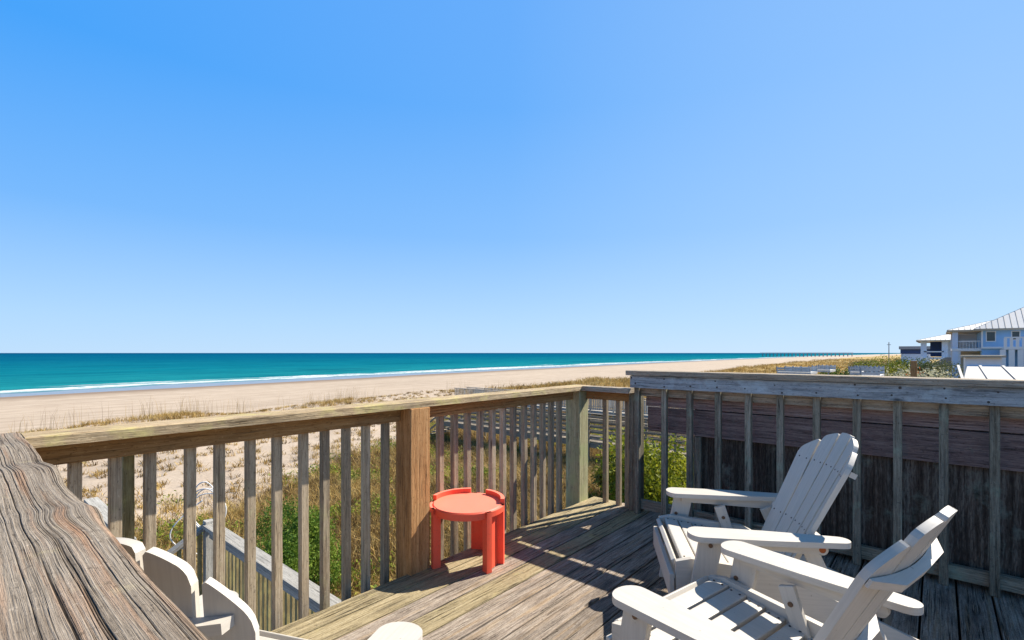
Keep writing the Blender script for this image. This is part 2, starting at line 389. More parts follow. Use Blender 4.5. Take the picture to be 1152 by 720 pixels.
# ------------------------------------------------------------------ vegetation
def mat_leaf(name, stops, trans=.25):
    t = NT(name); v = t.attr('tint'); p = t.pos()
    n = t.noise(p, .9, 3.); f = t.math('ADD', t.math('MULTIPLY', v, .7), t.math('MULTIPLY', n, .3))
    col = t.ramp(f, stops); t.fin(col, .65, None, .2)
    tr = t.new('ShaderNodeBsdfTranslucent'); t.l.new(col, tr.inputs[0])
    mx = t.new('ShaderNodeMixShader'); mx.inputs[0].default_value = trans
    t.l.new(t.b.outputs[0], mx.inputs[1]); t.l.new(tr.outputs[0], mx.inputs[2])
    t.l.new(mx.outputs[0], t.n['Material Output'].inputs[0]); return t.m
def blades(name, P, n_per, h, w, spread, mat, lean=.5, tint=None, hvar=.5):
    P = np.repeat(P, n_per, 0); N = len(P)
    tb = np.repeat(tint, n_per) if tint is not None else rng.random(N)
    off = rng.normal(0, 1, (N, 2)) * spread; base = P + np.c_[off, np.zeros(N)]
    base[:, 2] = ground_z(base[:, 0], base[:, 1]) - .02
    hh = h * (1 - hvar + 2 * hvar * rng.random(N)); az = rng.random(N) * 6.283; ln = lean * rng.random(N) * hh
    d = np.c_[np.cos(az), np.sin(az), np.zeros(N)]; sdv = np.c_[-np.sin(az), np.cos(az), np.zeros(N)]
    rot = rng.random(N) * 6.283; sdv = np.c_[np.cos(rot), np.sin(rot), np.zeros(N)]
    ww = (w * (.6 + .8 * rng.random(N)))[:, None]
    mid = base + d * (ln * .35)[:, None] + np.c_[np.zeros((N, 2)), hh * .6]
    tip = base + d * ln[:, None] + np.c_[np.zeros((N, 2)), hh]
    V = np.stack([base - sdv * ww / 2, base + sdv * ww / 2, mid + sdv * ww * .4, mid - sdv * ww * .4, tip], 1).reshape(-1, 3)
    i = np.arange(N) * 5
    F = np.concatenate([np.stack([i, i + 1, i + 2], 1), np.stack([i, i + 2, i + 3], 1), np.stack([i + 3, i + 2, i + 4], 1)])
    tt = np.clip(np.tile(tb + rng.normal(0, .12, N), 3), 0, 1)
    return arr_mesh(name, V, F, mat, {'tint': ('FACE', tt)})
def scatter(n, lo, hi, keep):
    p = np.c_[rng.uniform(lo[0], hi[0], n), rng.uniform(lo[1], hi[1], n)]
    p = p[rng.random(n) < keep(p[:, 0], p[:, 1])]
    return np.c_[p, ground_z(p[:, 0], p[:, 1])]
def in_view(u, v, m=6.):
    X = .6554 * u - .7553 * v; Y = .7553 * u + .6554 * v
    return ((Y > 2) & (np.abs(X) < Y * 1.06 + m)).astype(float)
STRAW = [(.0, (.03, .02, .01)), (.28, (.13, .08, .03)), (.46, (.38, .24, .065)), (.72, (.60, .43, .17)), (1., (.30, .27, .06))]
GREEN = [(.0, (.025, .05, .012)), (.3, (.10, .15, .02)), (.6, (.25, .30, .03)), (.85, (.40, .37, .06)), (1., (.46, .33, .10))]
m_straw = mat_leaf('dry_grass', STRAW); m_green = mat_leaf('dune_leaves', GREEN, .35)
def patch(u, v): return fbm(u / 2.2 + 30, v / 2.2 + 11, 3)
P1 = scatter(60000, (1, 3), (36, 38), lambda u, v: veg_amt(u, v) * in_view(u, v, 2) * np.clip(16 / (.7553 * u + .6554 * v + 1), .15, 1))
o = blades('dune_grass', P1, 7, .26, .015, .10, m_straw, 1.6, np.clip(fbm(P1[:, 0] / 1.5, P1[:, 1] / 1.5, 3) + rng.normal(0, .24, len(P1)), 0, 1)); tag(o, kind='stuff')
P2 = scatter(40000, (1, 3), (30, 30), lambda u, v: veg_amt(u, v) * in_view(u, v, 2) * sm(.54, .66, patch(u, v)) * np.clip(16 / (.7553 * u + .6554 * v + 1), .15, 1))
def leaf_cloud(C, size, n_per, spread, zspread):
    P = np.repeat(C, n_per, 0); N = len(P)
    P = P + np.c_[rng.normal(0, spread, (N, 2)), np.abs(rng.normal(0, zspread, N))]
    return leaf_quads(P, size)
def leaf_quads(P, size):
    N = len(P); a = rng.normal(0, 1, (N, 3)); a /= np.linalg.norm(a, axis=1)[:, None]
    b = np.cross(a, rng.normal(0, 1, (N, 3))); b /= np.linalg.norm(b, axis=1)[:, None]
    s_ = (size * (.6 + .8 * rng.random(N)))[:, None]
    V = np.stack([P - a * s_, P + b * s_ * .42, P + a * s_, P - b * s_ * .42], 1).reshape(-1, 3)
    i = np.arange(N) * 4; return V, np.stack([i, i + 1, i + 2, i + 3], 1)
V, F = leaf_cloud(P2, .05, 10, .14, .16)
gt = np.clip(np.repeat(fbm(P2[:, 0] / 1.1 + 5, P2[:, 1] / 1.1, 3), 10) + rng.normal(0, .22, len(F)), 0, 1)
o = arr_mesh('ground_cover', V, F, m_green, {'tint': ('FACE', gt)}); tag(o, kind='stuff')
# tufts on the open sand, crest grass, far dune grass
P3 = scatter(8000, (-8, 16), (50, 47), lambda u, v: (1 - .8 * veg_amt(u, v)) * in_view(u, v) * sm(.22, .62, fbm(u / .9, v / .9 + 70, 2)) * .8)
o = blades('sand_tufts', P3, 18, .17, .026, .10, m_straw, 1.7, np.clip(.42 + rng.normal(0, .2, len(P3)), 0, 1)); tag(o, kind='stuff')
P4 = scatter(9000, (-10, 39), (70, 49), lambda u, v: in_view(u, v) * sm(.52, .64, fbm(u / 3.5 + 9, v / 3.5, 2)))
o = blades('crest_grass', P4, 9, .30, .02, .16, m_straw, 1.1, np.clip(.55 + rng.normal(0, .18, len(P4)), 0, 1)); tag(o, kind='stuff')
P7 = scatter(9000, (1, 6), (36, 40), lambda u, v: veg_amt(u, v) * in_view(u, v, 2) * sm(.54, .66, fbm(u / 1.7 + 61, v / 1.7 + 23, 3)))
o = blades('dead_twigs', P7, 9, .34, .012, .16, m_straw, 1.2, np.clip(.05 + rng.normal(0, .05, len(P7)), 0, 1)); tag(o, kind='stuff')
P5 = scatter(700, (-8, 40), (50, 49), lambda u, v: in_view(u, v) * sm(.4, .6, fbm(u / 3.5 + 9, v / 3.5, 2)))
o = blades('sea_oats', P5, 3, 1.35, .012, .25, m_straw, .35, np.clip(.35 + rng.normal(0, .1, len(P5)), 0, 1), .3); tag(o, kind='stuff')
P6 = scatter(16000, (45, 10), (330, 50), lambda u, v: in_view(u, v, 10) * veg_amt(u, v) * np.clip(70 / u, .2, 1))
o = blades('far_dune_grass', P6, 7, .55, .07, .45, m_straw, 1.3, np.clip(.5 + .5 * (fbm(P6[:, 0] / 6, P6[:, 1] / 6, 3) - .5) + rng.normal(0, .12, len(P6)), 0, 1)); tag(o, kind='stuff')

bark = plain('bark', (.16, .11, .07), .9)
def shrub(name, loc, size, n, leaf, stops, label, cat='shrub', lobes=9, seed=1, group=None, trans=.35):
    r = np.random.default_rng(seed); e = empty(name, loc, 0, label, cat, group)
    sx_, sy_, sz_ = size; C = np.c_[r.uniform(-.55, .55, lobes) * sx_, r.uniform(-.55, .55, lobes) * sy_, (r.uniform(.28, .80, lobes)) * sz_]
    Rr = r.uniform(.22, .42, lobes)
    k = r.integers(0, lobes, n); d = r.normal(0, 1, (n, 3)); d /= np.linalg.norm(d, axis=1)[:, None]
    rad = Rr[k] * (.35 + .75 * r.random(n) ** .5)
    rad = rad * (.75 + .5 * r.random(n))
    P = C[k] + d * rad[:, None] * np.array([sx_, sy_, sz_ * .8]); P = P[P[:, 2] > .02]
    V, F = leaf_quads(P, leaf)
    tn = np.clip(.5 + .9 * (fbm(P[:, 0] / (sx_ * .22) + 9, P[:, 1] / (sy_ * .22) + P[:, 2] / (sz_ * .3), 3) - .5) + r.normal(0, .14, len(P)), 0, 1)
    o = arr_mesh('foliage', V, F, mat_leaf(name + '_foliage', stops, trans), {'tint': ('FACE', tn)}); o.parent = e
    m = MB()
    for c in C: m.cyl((r.normal(0, .06), r.normal(0, .06), -.1), tuple(c), .022, 6, .008)
    m.build('stem', bark, e); return e
gz = lambda u, v: float(ground_z(u, v))
shrub('juniper_shrub', (4.3, 8.9, gz(4.3, 8.9)), (1.25, 1.25, 1.6), 42000, .024, [(.0, (.008, .025, .006)), (.35, (.035, .10, .012)), (.6, (.13, .21, .022)), (1., (.32, .38, .06))], 'bushy bright green shrub growing beyond the lower stair rail', seed=3)
shrub('wax_myrtle', (11.2, 5.2, gz(11.2, 5.2)), (1.7, 1.5, 2.6), 13000, .06, [(.0, (.015, .035, .006)), (.3, (.08, .11, .01)), (.6, (.26, .28, .02)), (1., (.44, .42, .04))], 'yellow green leafy shrub seen through the balusters left of the plank wall', seed=5, lobes=12)
shrub('wax_myrtle', (13.6, 7.4, gz(13.6, 7.4)), (1.3, 1.3, 1.5), 6000, .055, [(.0, (.02, .03, .008)), (.4, (.10, .11, .02)), (.7, (.24, .23, .04)), (1., (.36, .29, .08))], 'low olive shrub in front of the beach walkway seen beside the corner post', seed=8)

# ------------------------------------------------------------------ wood materials
LICH = (.50, .43, .17)
M_deck = wood('deck_wood', (.075, .06, .048), (.25, .20, .155), (.45, .385, .31), None, 0, 1., (.07, .056, .046), .7, 1., 1.7, (.32, .47, .64), .012, 3.2, warm=(.40, .27, .14))
M_edge = wood('deck_edge_wood', (.12, .092, .05), (.37, .295, .165), (.54, .45, .28), LICH, .12, 1., (.10, .08, .05), .5, .9, 1.2, (.34, .47, .62), .02, 2.)
M_cap = wood('cap_wood', (.11, .078, .045), (.36, .265, .155), (.57, .455, .295), (.56, .50, .18), .34, .8, (.1, .08, .06), .3, .7)
M_sub = wood('sub_rail_wood', (.16, .085, .03), (.37, .20, .075), (.50, .31, .14), None, 0, .6, (.06, .04, .03), .3, .5)
M_post = wood('post_wood', (.15, .07, .026), (.39, .20, .08), (.55, .325, .15), None, 0, .8, (.08, .05, .03), .3, .6, .8)
M_cpost = wood('corner_post_wood', (.17, .15, .08), (.36, .33, .19), (.50, .48, .30), (.38, .42, .2), .4, .7, (.09, .09, .06), .4, .5)
M_bal = wood('baluster_wood', (.12, .088, .055), (.37, .29, .195), (.56, .47, .335), (.36, .34, .18), .10, .7, (.07, .06, .055), .35, .5)
M_balB = wood('grey_baluster_wood', (.065, .054, .038), (.23, .20, .145), (.42, .38, .29), (.30, .36, .26), .2, .8, (.05, .05, .05), .4, .6)
M_trim = wood('blue_grey_trim', (.08, .085, .09), (.36, .385, .39), (.58, .61, .61), (.50, .58, .60), .25, 1., (.10, .11, .12), .35, .6, .7)
M_capB = wood('plain_cap_wood', (.13, .10, .07), (.36, .29, .21), (.54, .46, .36), None, 0, .7, (.09, .075, .06), .35, .6)
M_wall = wood('plank_wall_wood', (.065, .043, .038), (.27, .185, .165), (.44, .33, .29), (.14, .20, .18), .05, .8, (.03, .026, .03), .4, .5)
M_ply = wood('plywood', (.018, .013, .01), (.075, .055, .042), (.24, .20, .155), (.28, .32, .25), .14, .5, (.018, .014, .012), .4, .5, .6)
M_fore = wood('foreground_wood', (.075, .055, .038), (.30, .245, .185), (.47, .40, .32), (.50, .43, .26), .10, .7, (.16, .12, .085), .5, .8, 2.9, (.33, .47, .64), .005, warm=(.34, .16, .07))
M_grey = wood('grey_stair_wood', (.16, .15, .13), (.38, .36, .32), (.54, .52, .47), None, 0, .7, (.1, .1, .1), .3, .5)
M_picket = wood('stair_picket_wood', (.16, .12, .05), (.34, .27, .13), (.50, .42, .24), LICH, .3, .7, (.1, .08, .04), .3, .5)
M_walk = wood('walkway_wood', (.09, .075, .055), (.22, .185, .14), (.38, .33, .26), None, 0, .7, (.1, .09, .08), .3, .5)
M_bolt = plain('rusty_steel', (.16, .09, .05), .5, .5, .5, 60., .3)
M_joist = plain('shaded_joist_wood', (.07, .06, .05), .9)  # dark tone puts the under-deck shade into the colour
M_rust = plain('orange_rust', (.35, .10, .03), .8)
M_nail = plain('nail_steel', (.05, .04, .035), .5, .4)

# ------------------------------------------------------------------ deck floor
deck = empty('deck', (1.6, .5, 0), 0, 'weathered grey plank floor of the balcony under the white chairs', 'deck')
def shift(mb, o):                      # parts are written in world metres, deck things sit at their own base
    d = Vector(o.location); mb.v = [tuple(Vector(p) - d) for p in mb.v]; return mb
m = MB(); me_ = MB()
k = 0; v = 2.300
U0, U1, BW, GAP = .02, 3.76, .140, .0095
while v > -3.4:
    hi = v; lo = v - BW + GAP; z = random.uniform(-.0025, .0)
    tgt = me_ if k in (0, 1, 3) else m
    if k % 3 == 1 and k > 5:
        cut = random.uniform(.9, 2.7)
        tgt.box((U0, lo, z - .026), (cut - .002, hi, z), 0); tgt.box((cut + .002, lo, z - .026), (U1, hi, z - .001), 0)
    else: tgt.box((U0, lo, z - .026), (U1, hi, z), 0)
    v -= BW; k += 1
shift(m, deck).build('planks', M_deck, deck, .0025); o = shift(me_, deck).build('planks', M_edge, deck, .0025); o['label'] = 'yellowish lichen tinted planks along the railing edge'
m = MB(); m.box((-.1, 2.255, -.235), (3.70, 2.293, -.032)); m.box((3.72, -3.4, -.235), (3.757, 2.25, -.032))
for u in np.arange(.35, 3.7, .6): m.box((u, -3.4, -.2), (u + .038, 2.25, -.03))
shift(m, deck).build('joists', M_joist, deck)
m = MB(); m.box((-.05, -3.4, -.262), (3.70, 2.25, -.238)); shift(m, deck).build('gap_shade_sheet', M_joist, deck)  # added dark sheet, stands in for shade seen through the plank gaps
for (u, v) in ((.25, 2.1), (3.5, 2.1), (3.5, -1.2), (.25, -1.2), (1.9, 2.1)):
    m = MB(); m.box((u - .07, v - .07, gz(u, v) - .3), (u + .07, v + .07, -.24)); shift(m, deck).build('support_post', M_grey, deck)

# ------------------------------------------------------------------ seaward railing (A)
RA = empty('wooden_railing', (1.8, 2.4, 0), 0, 'long sunlit wooden railing along the sea side of the deck with lichen on its cap', 'railing')
def warp_board(u0, u1, v0, v1, z0, z1, along='u', n=48, amp=.003):   # a long cap with slightly uneven edges
    mb = MB(); tint = random.random(); uo = random.uniform(0, 40)
    L = u1 - u0; ring = []
    for i in range(n + 1):
        x = u0 + L * i / n; w = lambda s_: amp * (float(vn(np.array(x * 2.3 + s_), np.array(s_ * 7.))) - .5) * 2 + amp * .5 * (random.random() - .5)
        ring.append([(x, v0 + w(1), z0), (x, v0 + w(2), z1 - .004), (x, v0 + w(2) + .005, z1 + w(5) * .4), (x, v1 + w(3) - .005, z1 + w(6) * .4), (x, v1 + w(4), z1 - .004), (x, v1 + w(4), z0)])
    fl = (lambda p: p) if along == 'u' else (lambda p: (p[1], p[0], p[2]))
    vv = [0, .03, .036, .17, .176, .21]
    for i in range(n):
        for k in range(6):
            j = (k + 1) % 6; a, b, c, d = ring[i][k], ring[i + 1][k], ring[i + 1][j], ring[i][j]
            v2 = vv[j] if j else .35
            uvs = [(uo + a[0], uo + vv[k]), (uo + b[0], uo + vv[k]), (uo + b[0], uo + v2), (uo + a[0], uo + v2)]
            q = [fl(a), fl(b), fl(c), fl(d)]
            if along == 'u': q = q[::-1]; uvs = uvs[::-1]
            mb.poly(q, uvs, tint)
    for r, s_ in ((ring[0], 1), (ring[-1], -1)):
        q = [fl(p) for p in r]; q = q if (s_ == 1) == (along == 'u') else q[::-1]
        mb.poly(q, [(uo + p[1] * .3, uo + p[2] * .3) for p in r], tint)
    return mb
shift(warp_board(.17, 3.665, 2.275, 2.425, .952, .990, 'u', 90), RA).build('cap_rail', M_cap, RA)
def posts(o, mat, x0, y0, x1, y1, ztop, zbot=-.55, name='post'):
    m = MB(); m.box((x0, y0, zbot), (x1, y1, ztop), 2); return shift(m, o).build(name, mat, o, .005)
posts(RA, M_post, 1.733, 2.268, 1.875, 2.41, .9505); pc = posts(RA, M_cpost, 3.52, 2.298, 3.660, 2.438, .9505); pc['label'] = 'pale greenish corner post of the railing'
for a, b in ((.17, 1.731), (1.877, 3.518)):
    m = MB(); m.box((a, 2.358, .872), (b, 2.396, .9495)); shift(m, RA).build('sub_rail', M_sub, RA, .003)
for i, u in enumerate([.31, .425, .545, .68, .80, .925, 1.05, 1.178, 1.297, 1.415, 1.54, 1.663, 1.96, 2.082, 2.2, 2.322, 2.447, 2.565, 2.68, 2.80, 2.925, 3.047, 3.162, 3.275, 3.395]):
    m = MB(); c = u + random.uniform(-.004, .004); w = .019; dl = random.uniform(-.004, .004)
    m.hexa([(c - w + (dl if not k & 1 else 0), 2.399, 0) if 0 else ((c - w if not (k >> 1) & 1 else c + w) + (dl if not (k & 1) else 0), 2.3985 if not (k >> 2) & 1 else 2.4365, .9495 if k & 1 else -.26) for k in range(8)], 0)
    shift(m, RA).build('baluster', M_bal, RA, .002)
m = MB(); m.box((.463, 2.46, -.26), (.500, 2.498, .93)); shift(m, RA).build('baluster', M_picket, RA, .002)

# short return railing to the right of the corner post
RS = empty('wooden_railing', (3.65, 2.08, 0), 0, 'short low wooden railing between the corner post and the taller grey railing', 'railing')
shift(warp_board(1.842, 2.273, 3.52, 3.665, .950, .988, 'v', 12), RS).build('cap_rail', M_capB, RS)
m = MB(); m.box((3.625, 1.892, .875), (3.663, 2.296, .9475)); shift(m, RS).build('sub_rail', M_sub, RS, .003)
for v in (2.14, 2.015, 1.932):
    m = MB(); m.box((3.665, v - .019, -.26), (3.703, v + .019, .9475)); shift(m, RS).build('baluster', M_bal, RS, .002)
posts(RS, M_balB, 3.62, 1.80, 3.71, 1.89, .9475)

# taller grey railing (B)
RB = empty('wooden_railing', (3.6, .2, 0), 0, 'taller grey wooden railing with peeling blue grey trim in front of the dark plank wall', 'railing')
shift(warp_board(-3.4, 1.862, 3.515, 3.682, 1.094, 1.131, 'v', 90), RB).build('cap_rail', M_capB, RB)
m = MB(); m.box((3.536, -3.4, .996), (3.574, 1.835, 1.0915)); shift(m, RB).build('trim_board', M_trim, RB, .003)
m = MB(); m.box((3.6155, -3.4, .93), (3.653, 1.797, 1.003)); shift(m, RB).build('sub_rail', M_capB, RB, .003)
m = MB(); m.box((3.6155, -3.4, .03), (3.653, 1.797, .105)); shift(m, RB).build('bottom_rail', M_balB, RB, .003)
bv = [1.800, 1.574, 1.383, 1.18, .98, .784, .578, .367, .173, -.026, -.227] + [-.227 - .2 * i for i in range(1, 16)]
for v in bv:
    m = MB(); c = v + random.uniform(-.003, .003); m.box((3.5755, c - .020, .0), (3.614, c + .020, .9945), 2); shift(m, RB).build('baluster', M_balB, RB, .002)
for v in (-1.0, -3.3):
    m = MB(); m.box((3.655, v - .045, -.02), (3.685, v + .045, 1.09), 2); shift(m, RB).build('post', M_balB, RB, .003)
for v in bv[:12]:
    for z in ((1.02, 1.07) if random.random() < .6 else (1.03,)):
        nl = MB(); vv_ = v + random.uniform(-.03, .03); z += random.uniform(-.012, .012); nl.cyl((3.5345, vv_, z), (3.5375, vv_, z), random.uniform(.0045, .008), 8); shift(nl, RB).build('nail', M_nail, RB)

# dark plank wall outside B
PW = empty('plank_wall', (3.72, .2, 0), 0, 'dark weathered board and plywood wall behind the grey balusters', 'wall')
for (z0, z1, e) in ((.845, 1.028, 1.775), (.645, .838, 1.76)):
    m = MB(); m.hexa([(3.692 if not (k >> 1) & 1 else 3.722, -3.4 if not k & 1 else e, (z0 + (.0 if k & 1 else 0)) if not (k >> 2) else z1) for k in range(8)], 0); shift(m, PW).build('board', M_wall, PW, .003)
v = 1.395
while v > -3.4:
    w = .61; m = MB(); m.box((3.727, max(v - w + .004, -3.42), -.55), (3.742, v, .9), 2); shift(m, PW).build('plywood_panel', M_ply, PW); v -= w
m = MB(); m.box((3.700, 1.34, -.55), (3.7255, 1.395, .64), 2); shift(m, PW).build('corner_batten', M_balB, PW, .003)
m = MB(); m.beam((3.765, 1.372, .07), (4.55, 1.664, .07), .018, 1.94); shift(m, PW).build('sun_block_side', M_ply, PW)  # added unseen panel, angled to keep sun patches off the deck
m = MB(); m.box((4.902, -3.42, -.9), (4.922, 1.70, 1.045), 2); shift(m, PW).build('sun_block_outer', M_ply, PW)  # added unseen panel, blocks sun from beyond the wall
m = MB(); m.box((3.7445, 1.1, -.8), (3.835, 1.19, .9), 2); shift(m, PW).build('post', M_grey, PW, .003)
m = MB(); m.box((3.7445, -2.9, -.8), (3.835, -2.81, .9), 2); shift(m, PW).build('post', M_grey, PW, .003)

# foreground railing (C): heavily weathered cap close to the camera
RC = empty('wooden_railing', (.09, 1.0, 0), 0, 'rough grey foreground railing at the lower left, its wide cap cracked along the grain', 'railing')
def fore_cap():
    y0, y1, W_, zt, th = .12, 2.44, .185, .992, .045
    ny, nx = 900, 300
    yy = np.linspace(0, 1, ny) ** 1.35 * (y1 - y0) + y0; xx = np.linspace(0, 1, nx)
    Yg, Xg = np.meshgrid(yy, xx, indexing='ij'); xm = (Xg - 1) * W_          # xm: 0 at the inner edge, negative outward
    g = xm.copy()                                                            # grain coordinate
    for (kx, ky, rx, ry, amp) in ((-.050, 1.10, .040, .07, .012), (-.02, 1.72, .05, .09, .008), (-.13, 1.45, .05, .15, -.005)):
        g = g + amp * np.exp(-((xm - kx) / rx) ** 2 - ((Yg - ky) / ry) ** 2) * np.where(1, 1, 1)
    g = g + .0016 * (fbm(Yg * 1.6 + 4, g * 6, 3) - .5) * 2 + .0010 * (fbm(Yg * 9 + 4, g * 60, 2) - .5) * 2
    ring = fbm(Yg * 1.1, g * 190, 4) - .5
    fib = fbm(Yg * 14, g * 520 + 60, 3) - .5
    z = .0005 * ring + .0006 * fib
    # big cupping waves near the two knots
    z = z + .007 * np.exp(-((Yg - 1.12) / .07) ** 2) * (.3 + .7 * sm(-.12, .0, xm)) - .005 * np.exp(-((Yg - 1.28) / .08) ** 2) + .006 * np.exp(-((Yg - 1.60) / .09) ** 2) - .006 * np.exp(-((Yg - 1.80) / .08) ** 2) + .007 * np.exp(-((Yg - 2.02) / .1) ** 2)
    cracks = 0
    cr = np.random.default_rng(4)
    for i in range(46):
        gc = -W_ * cr.random() * .98; yc = cr.uniform(.2, 2.3); ln = cr.uniform(.18, .7); wd = cr.uniform(.00035, .0008) * (1 if i > 9 else 1.3)
        gg = gc + .0014 * (fbm(Yg * 8 + i * 3.1, Yg * 0 + i, 4) - .5)
        c = np.exp(-((g - gg) / wd) ** 2) * sm(1, .55, np.abs(Yg - yc) / ln)
        cracks = np.maximum(cracks, c)
    z = z - .0014 * cracks
    # rounded, ragged inner edge
    ed = np.clip(-xm, 0, 1); rag = .008 * (fbm(Yg * 9, Yg * 0 + 2, 4) - .3)
    z = z - .008 * np.exp(-ed / .006) * (.5 + fbm(Yg * 6 + 9, Yg * 0, 3))
    X = .171 + xm + (Xg ** 3) * (rag * .7 + .002 * np.sin(Yg * 5.2 + .6) + .004 * np.exp(-((Yg - 1.13) / .08) ** 2) - .006 * np.exp(-((Yg - 1.38) / .1) ** 2) + .004 * np.exp(-((Yg - 1.66) / .1) ** 2))
    top = np.stack([X, Yg, zt + z], -1)
    ii = np.arange(ny * nx).reshape(ny, nx)
    F = np.stack([ii[:-1, :-1], ii[:-1, 1:], ii[1:, 1:], ii[1:, :-1]], -1).reshape(-1, 4)
    uv = np.stack([Yg * 1.0, g * 1.0], -1).reshape(-1, 2)
    V = top.reshape(-1, 3); base = len(V)
    # underside + skirts (rim loop dropped)
    rim = np.concatenate([ii[0, :], ii[1:, -1], ii[-1, -2::-1], ii[-2:0:-1, 0]])
    Vb = V[rim].copy(); Vb[:, 2] = zt - th; V = np.concatenate([V, Vb]); n = len(rim); b = base + np.arange(n); nx_ = np.roll(np.arange(n), -1)
    F2 = np.stack([rim, b, b[nx_], rim[nx_]], -1)
    uvb = uv[rim].copy(); uvb[:, 1] += .045; uv = np.concatenate([uv, uvb])
    F = np.concatenate([F, F2]); tint = np.full(len(F), .43)
    cat = np.concatenate([cracks.ravel(), np.zeros(n)])
    o = arr_mesh('cap_rail', V - np.array(RC.location), F, M_fore, {'tint': ('FACE', tint), 'crack': ('POINT', cat)}, True, uv); o.parent = RC
    t = NT.__new__(NT); t.m = M_fore; t.n = M_fore.node_tree.nodes; t.l = M_fore.node_tree.links; t.b = t.n['Principled BSDF']
    src = t.b.inputs['Base Color'].links[0].from_socket
    col = t.mix(t.ramp(t.attr('crack'), [(.15, 0.), (.75, 1.)]), src, (.030, .021, .013)); t.l.new(col, t.b.inputs['Base Color'])
fore_cap()
m = MB(); m.box((.05, -1.5, .845), (.088, 2.35, .945)); shift(m, RC).build('sub_rail', M_sub, RC, .003)
m = MB(); m.box((-.02, -1.5, .947), (.166, .118, .990)); o = shift(m, RC).build('cap_rail', M_fore, RC, .004)
for v in np.arange(-1.4, 2.3, .13):
    m = MB(); m.box((.009, v - .019, -.26), (.047, v + .019, .9445), 2); shift(m, RC).build('baluster', M_bal, RC, .002)
m = MB(); m.box((-.1, 2.30, -.55), (.04, 2.44, .945), 2); shift(m, RC).build('post', M_post, RC, .004)
m = MB(); m.box((-.1, -.2, -.55), (.045, -.06, .945), 2); shift(m, RC).build('post', M_post, RC, .004)

